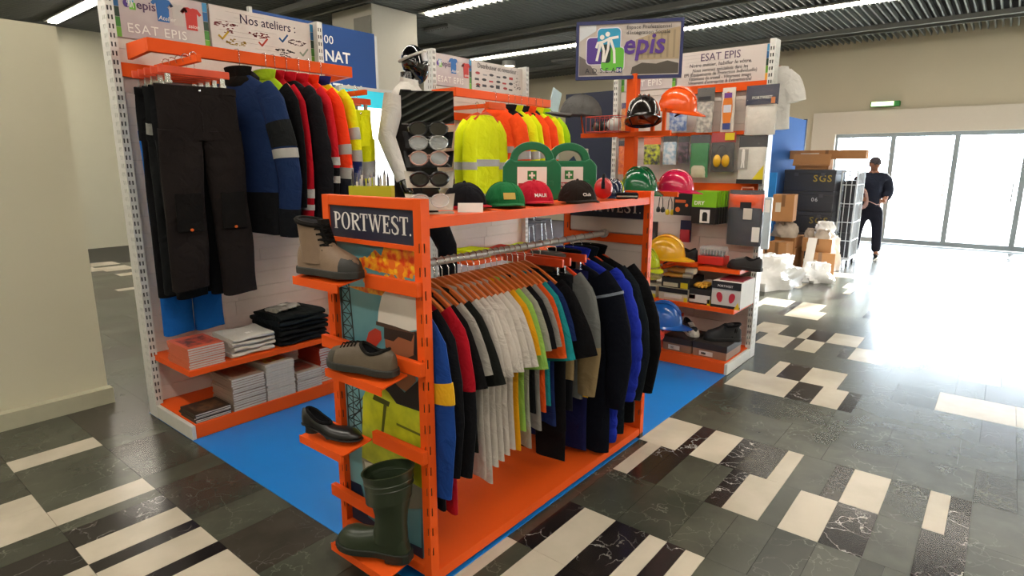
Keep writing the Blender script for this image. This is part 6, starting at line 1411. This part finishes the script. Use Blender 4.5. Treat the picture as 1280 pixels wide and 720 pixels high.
def heap(name, label, cat, loc, r, mat, seed, rough=.18, n=26, m=14, group=None, flat=.0, part='sheet'):
    t = thing(name, label, cat, loc, (0, 0, seed), group); rr = []; rnd = random.Random(seed)
    ks = [(rnd.uniform(2, 9), rnd.uniform(2, 9), rnd.uniform(0, 6), rnd.uniform(.3, 1)) for _ in range(7)]
    for i in range(m+1):
        a = pi/2*i/m; ring = []
        for k in range(n):
            q = 2*pi*k/n; d = 1+rough*sum(w*sin(u*q+v*a*1.5+p) for u, v, p, w in [(round(u), v, p, w) for u, v, p, w in ks])/2.2
            ring.append((r[0]*cos(a)**.8*cos(q)*d, r[1]*cos(a)**.8*sin(q)*d, max(0, min(r[2], r[2]*sin(a)*d))))
        rr.append(ring)
    MB().loft(rr).build(part, mat, t, True)
    for k in range(5):
        a = rnd.uniform(0, 6.28); x, y = r[0]*.5*cos(a), r[1]*.5*sin(a); w_ = rnd.uniform(.25, .5)*min(r[0], r[1])
        MB().add([(x-w_, y, 0), (x+w_*.3, y-w_, r[2]*.3), (x+w_, y+w_*.4, r[2]*.9), (x-w_*.5, y+w_*.6, r[2]*.98), (x-w_*.95, y+.01, 0.0), (x+w_*.3, y-w_+.01, r[2]*.3+.006), (x+w_, y+w_*.4+.01, r[2]*.9+.006), (x-w_*.5, y+w_*.6+.01, r[2]*.99)], [(0,1,2,3), (7,6,5,4), (0,1,5,4), (1,2,6,5), (2,3,7,6), (3,0,4,7)]).build('fold', mat, t)
    return t
FILM = M('white_film', 'F0F0F0', .3, amt=.1, nscale=14, bump=.8, bscale=20, coat=.3)
PACKM = M('paper_pack', 'A89A8C', .6, amt=.2, nscale=9, bump=.8, bscale=14)
heap('plastic_wrap', 'heap of crumpled white plastic wrap on the floor beside the bay', 'plastic wrap', (8.60, 2.42, 0), (.50, .36, .42), FILM, 3, .22)
heap('plastic_wrap', 'smaller heap of white plastic wrap by the tile edge', 'plastic wrap', (9.28, 1.97, 0), (.22, .16, .28), FILM, 5, .25)
heap('plastic_wrap', 'white plastic sheet draped over the stacked packs', 'plastic wrap', (10.17, 2.10, .553), (.14, .13, .24), FILM, 8, .25)
heap('plastic_wrap', 'tall white film bundle beside the roll cage', 'plastic wrap', (10.5, 2.06, 0), (.16, .10, .55), FILM, 11, .2)
for k, (x, y, z, s_, lab) in enumerate(((9.82, 2.58, .554, .19, 'grey paper pack under the brown box'), (9.90, 2.06, .553, .11, 'grey paper pack beside the draped white sheet'), (9.96, 2.26, .553, .075, 'crumpled small grey pack on the wide cardboard box'), (10.12, 2.59, .554, .09, 'small grey paper pack on the cardboard stack'))):
    heap('paper_pack', lab, 'pack', (x, y, z), (s_, s_*.9, .25 if k == 0 else .14), PACKM, 20+k, .12, part='wrapping', group='grey paper packs')
t = thing('pack_support', 'cardboard stack carrying the grey paper packs', 'box', (9.95, 2.52, 0)); MB().bb(-.25, .3, -.14, .2, 0, .395).build('lower_carton', CARD, t, bevel=.004); MB().bb(-.22, .27, -.12, .18, .396, .555).build('upper_carton', CARD, t, bevel=.004)
t = thing('white_board', 'narrow white board leaning against the low cardboard box', 'board', (9.50, 2.16, 0)); o = MB().bb(-.01, .01, -.06, .06, 0, .62).build('board', WHITEP, t); o.rotation_euler = (0, R(24), 0); e_ = MB().bb(-.0125, .0125, -.0625, .0625, .0, .02).build('edge', M('card_edge', 'B8B4AC'), t); e_.rotation_euler = (0, R(24), 0)
t = thing('blue_partition', 'blue display panel behind the grey flight cases', 'panel', (9.6, 3.02, 0)); MB().bb(0, 2.55, -.02, .02, .02, 2.43).build('board', M('panel_blue', '1C5CA8', .85, amt=.05, nscale=2), t); MB().bb(2.55, 2.59, -.03, .03, 0, 2.45).build('edge_post', M('dark_post', '20283A'), t)
t = thing('blue_crate', 'bright blue upright board beside the flight cases', 'board', (9.9, 2.895, 0), (0, 0, -pi/2)); MB().bb(-.06, .10, -.02, .02, 0, 1.52).build('board', M('bright_blue', '2A86D0', .8), t); MB().bb(-.062, .102, -.022, -.0202, 0, .04).build('skirt', M('dark_post'), t)

# ------------------------------------------------------------------ person by the doors
pr = thing('person', 'person in dark work clothes and cap holding a coiled pale rope', 'person', (12.46, 1.88, 0), (0, 0, R(192)))
SKIN = M('skin_tone', 'A8745A', .55); JK_ = fab('262A38'); TR_ = fab('20222E')
# skeleton: local +x = facing, +y = left
V = [(0,0,.95), (0,0,1.12), (.0,0,1.30), (.0,0,1.44), (.01,0,1.53), (.02,0,1.60)]
E_ = [(0,1), (1,2), (2,3), (3,4), (4,5)]; RD = [(.13,.09), (.11,.085), (.13,.09), (.10,.07), .06, .06]
def chain(start, pts, rads):
    p = start
    for q, r_ in zip(pts, rads): V.append(q); RD.append(r_); E_.append((p, len(V)-1)); p = len(V)-1
    return p
ls = chain(3, [(0, .19, 1.41), (-.02, .25, 1.15), (.17, .20, 1.03)], [.062, .05, .038]); rs = chain(3, [(0, -.19, 1.41), (-.02, -.25, 1.15), (.17, -.16, 1.06)], [.062, .05, .038])
chain(0, [(0, .10, .86), (.02, .155, .46), (-.02, .175, .09), (.13, .19, .05)], [.10, .065, .045, .045]); chain(0, [(0, -.10, .86), (.02, -.155, .46), (-.02, -.175, .09), (.13, -.19, .05)], [.10, .065, .045, .045])
skinned('body', V, E_, RD, SKIN, pr)
hv = []
for k in range(13):
    a = -pi/2+pi*k/12; z = .115*sin(a); w_ = cos(a); hv.append([(.095*cos(q)*w_+(.008 if z < -.03 else 0)*max(0, cos(q)), .075*sin(q)*w_*(1 if z > -.03 else .86), z) for q in [2*pi*j/18 for j in range(18)]])
h = MB().loft(hv).loft([[(.092+.018*(1-f)*cos(q), .014*sin(q)*(1-.4*f), -.03+.045*f) for q in [2*pi*j/8 for j in range(8)]] for f in (0, .4, 1)])
for s in (-1, 1): h.ball((0, s*.076, -.005), (.016, .008, .026), 8, 5)
ho = h.build('head', SKIN, pr, True); ho.location = (.03, 0, 1.645); ho.scale = (1.1, 1.1, 1.05); ho.rotation_euler = (0, R(10), R(15))
for s in (-1, 1): MB().ball((.088, s*.03, .012), (.008, .013, .007), 8, 5).build('eye', M('eye_dark', '1A1412', .3), ho, True)
MB().box((.092, 0, -.058), (.008, .04, .008)).build('mouth', M('lip', '7A4438', .5), ho, bevel=.002)
MB().loft([[(.10*cos(a)**.8*cos(q)*1.02-.006, .08*cos(a)**.8*sin(q)*1.04, .03+.09*sin(a)) for q in [2*pi*j/18 for j in range(18)]] for a in [pi/2*k/6 for k in range(7)]]).prism([(.08, -.06), (.15, -.05), (.175, 0), (.15, .05), (.08, .06)], .03, .036).build('cap', fab('4A4448'), ho, True)
MB().loft([[(-.03+.075*cos(q), .078*sin(q), z) for q in [2*pi*j/14 for j in range(14)]] for z in (-.04, .03)]).build('hair', fab('5A4C44'), ho, True)
JV = [(0,0,.84), (0,0,1.08), (0,0,1.30), (0,0,1.45), (.01,0,1.51)]; JE = [(0,1), (1,2), (2,3), (3,4)]; JR = [(.23,.19), (.22,.18), (.24,.18), (.21,.15), .09]
def ch2(VV, EE, RR, start, pts, rads):
    p = start
    for q, r_ in zip(pts, rads): VV.append(q); RR.append(r_); EE.append((p, len(VV)-1)); p = len(VV)-1
for s in (1, -1): ch2(JV, JE, JR, 3, [(0, s*.20, 1.40), (-.02, s*.26, 1.15), (.13, s*(.21 if s > 0 else .18), 1.05)], [.115, .095, .075])
skinned('jacket', JV, JE, JR, JK_, pr)
TV = [(0,0,.97), (0,0,.88)]; TE = [(0,1)]; TRR = [(.20,.17), (.20,.16)]
for s in (1, -1): ch2(TV, TE, TRR, 1, [(0, s*.125, .74), (.025, s*.155, .46), (-.01, s*.175, .07)], [.115, .088, .08])
skinned('trousers', TV, TE, TRR, TR_, pr)
for s in (1, -1):
    MB().loft([[(-.08+.27*f-.01, s*.178+(.045*cos(q))*sin(pi*(.2+.65*f))*1.05, max(0, .04+.045*sin(q)*(1.25-.75*f))) for q in [2*pi*j/12 for j in range(12)]] for f in (0, .15, .35, .6, .85, 1)]).build('boot', fab('1E1A1A'), pr, True)
for s, wr in ((1, (.17, .20, 1.03)), (-1, (.17, -.16, 1.06))):
    w_ = Vector(wr); d_ = Vector((.9, -s*.35, -.15)).normalized()
    hm = MB().tube([w_-d_*.01, w_+d_*.04, w_+d_*.085], [.028, .036, .034], 10)
    for k in range(4):
        o_2 = Vector((0, 0, .027-.018*k)); b0 = w_+d_*.075+o_2; hm.tube([b0, b0+d_*.035, b0+d_*.04+Vector((-.01, -s*.03, 0)), b0+d_*.015+Vector((-.01, -s*.042, 0))], [.0095, .009, .0085, .007], 6)
    hm.tube([w_+d_*.02+Vector((0, 0, .025)), w_+d_*.05+Vector((0, 0, .05)), w_+d_*.085+Vector((0, -s*.01, .05))], [.012, .0105, .008], 6)
    hm.build('hand', SKIN, pr, True)
t = thing('coiled_rope', 'loose coil of pale pink rope held by the person', 'rope', (12.222, 1.90, 1.02), (0, 0, 0)); r = random.Random(2)
ROPE = M('pale_rope', 'C8A49C', .7)
for k in range(8):
    a0 = r.uniform(0, 3); ry, rz_ = r.uniform(.08, .13), r.uniform(.14, .20)
    MB().tube([(.03*sin(q*2+k)-.01*k*.3, .10+ry*cos(q)*cos(a0*.2)+.02*sin(k), .03+rz_*sin(q+a0*.1)) for q in [2*pi*j/20 for j in range(20)]], .008, 6, closed=True).build('loop', ROPE, t, True)
MB().tube([(.02, .0, .0), (.03, -.15, -.07), (.05, -.28, -.04), (.1, -.30, .08)], .008, 6).build('tail', ROPE, t, True)
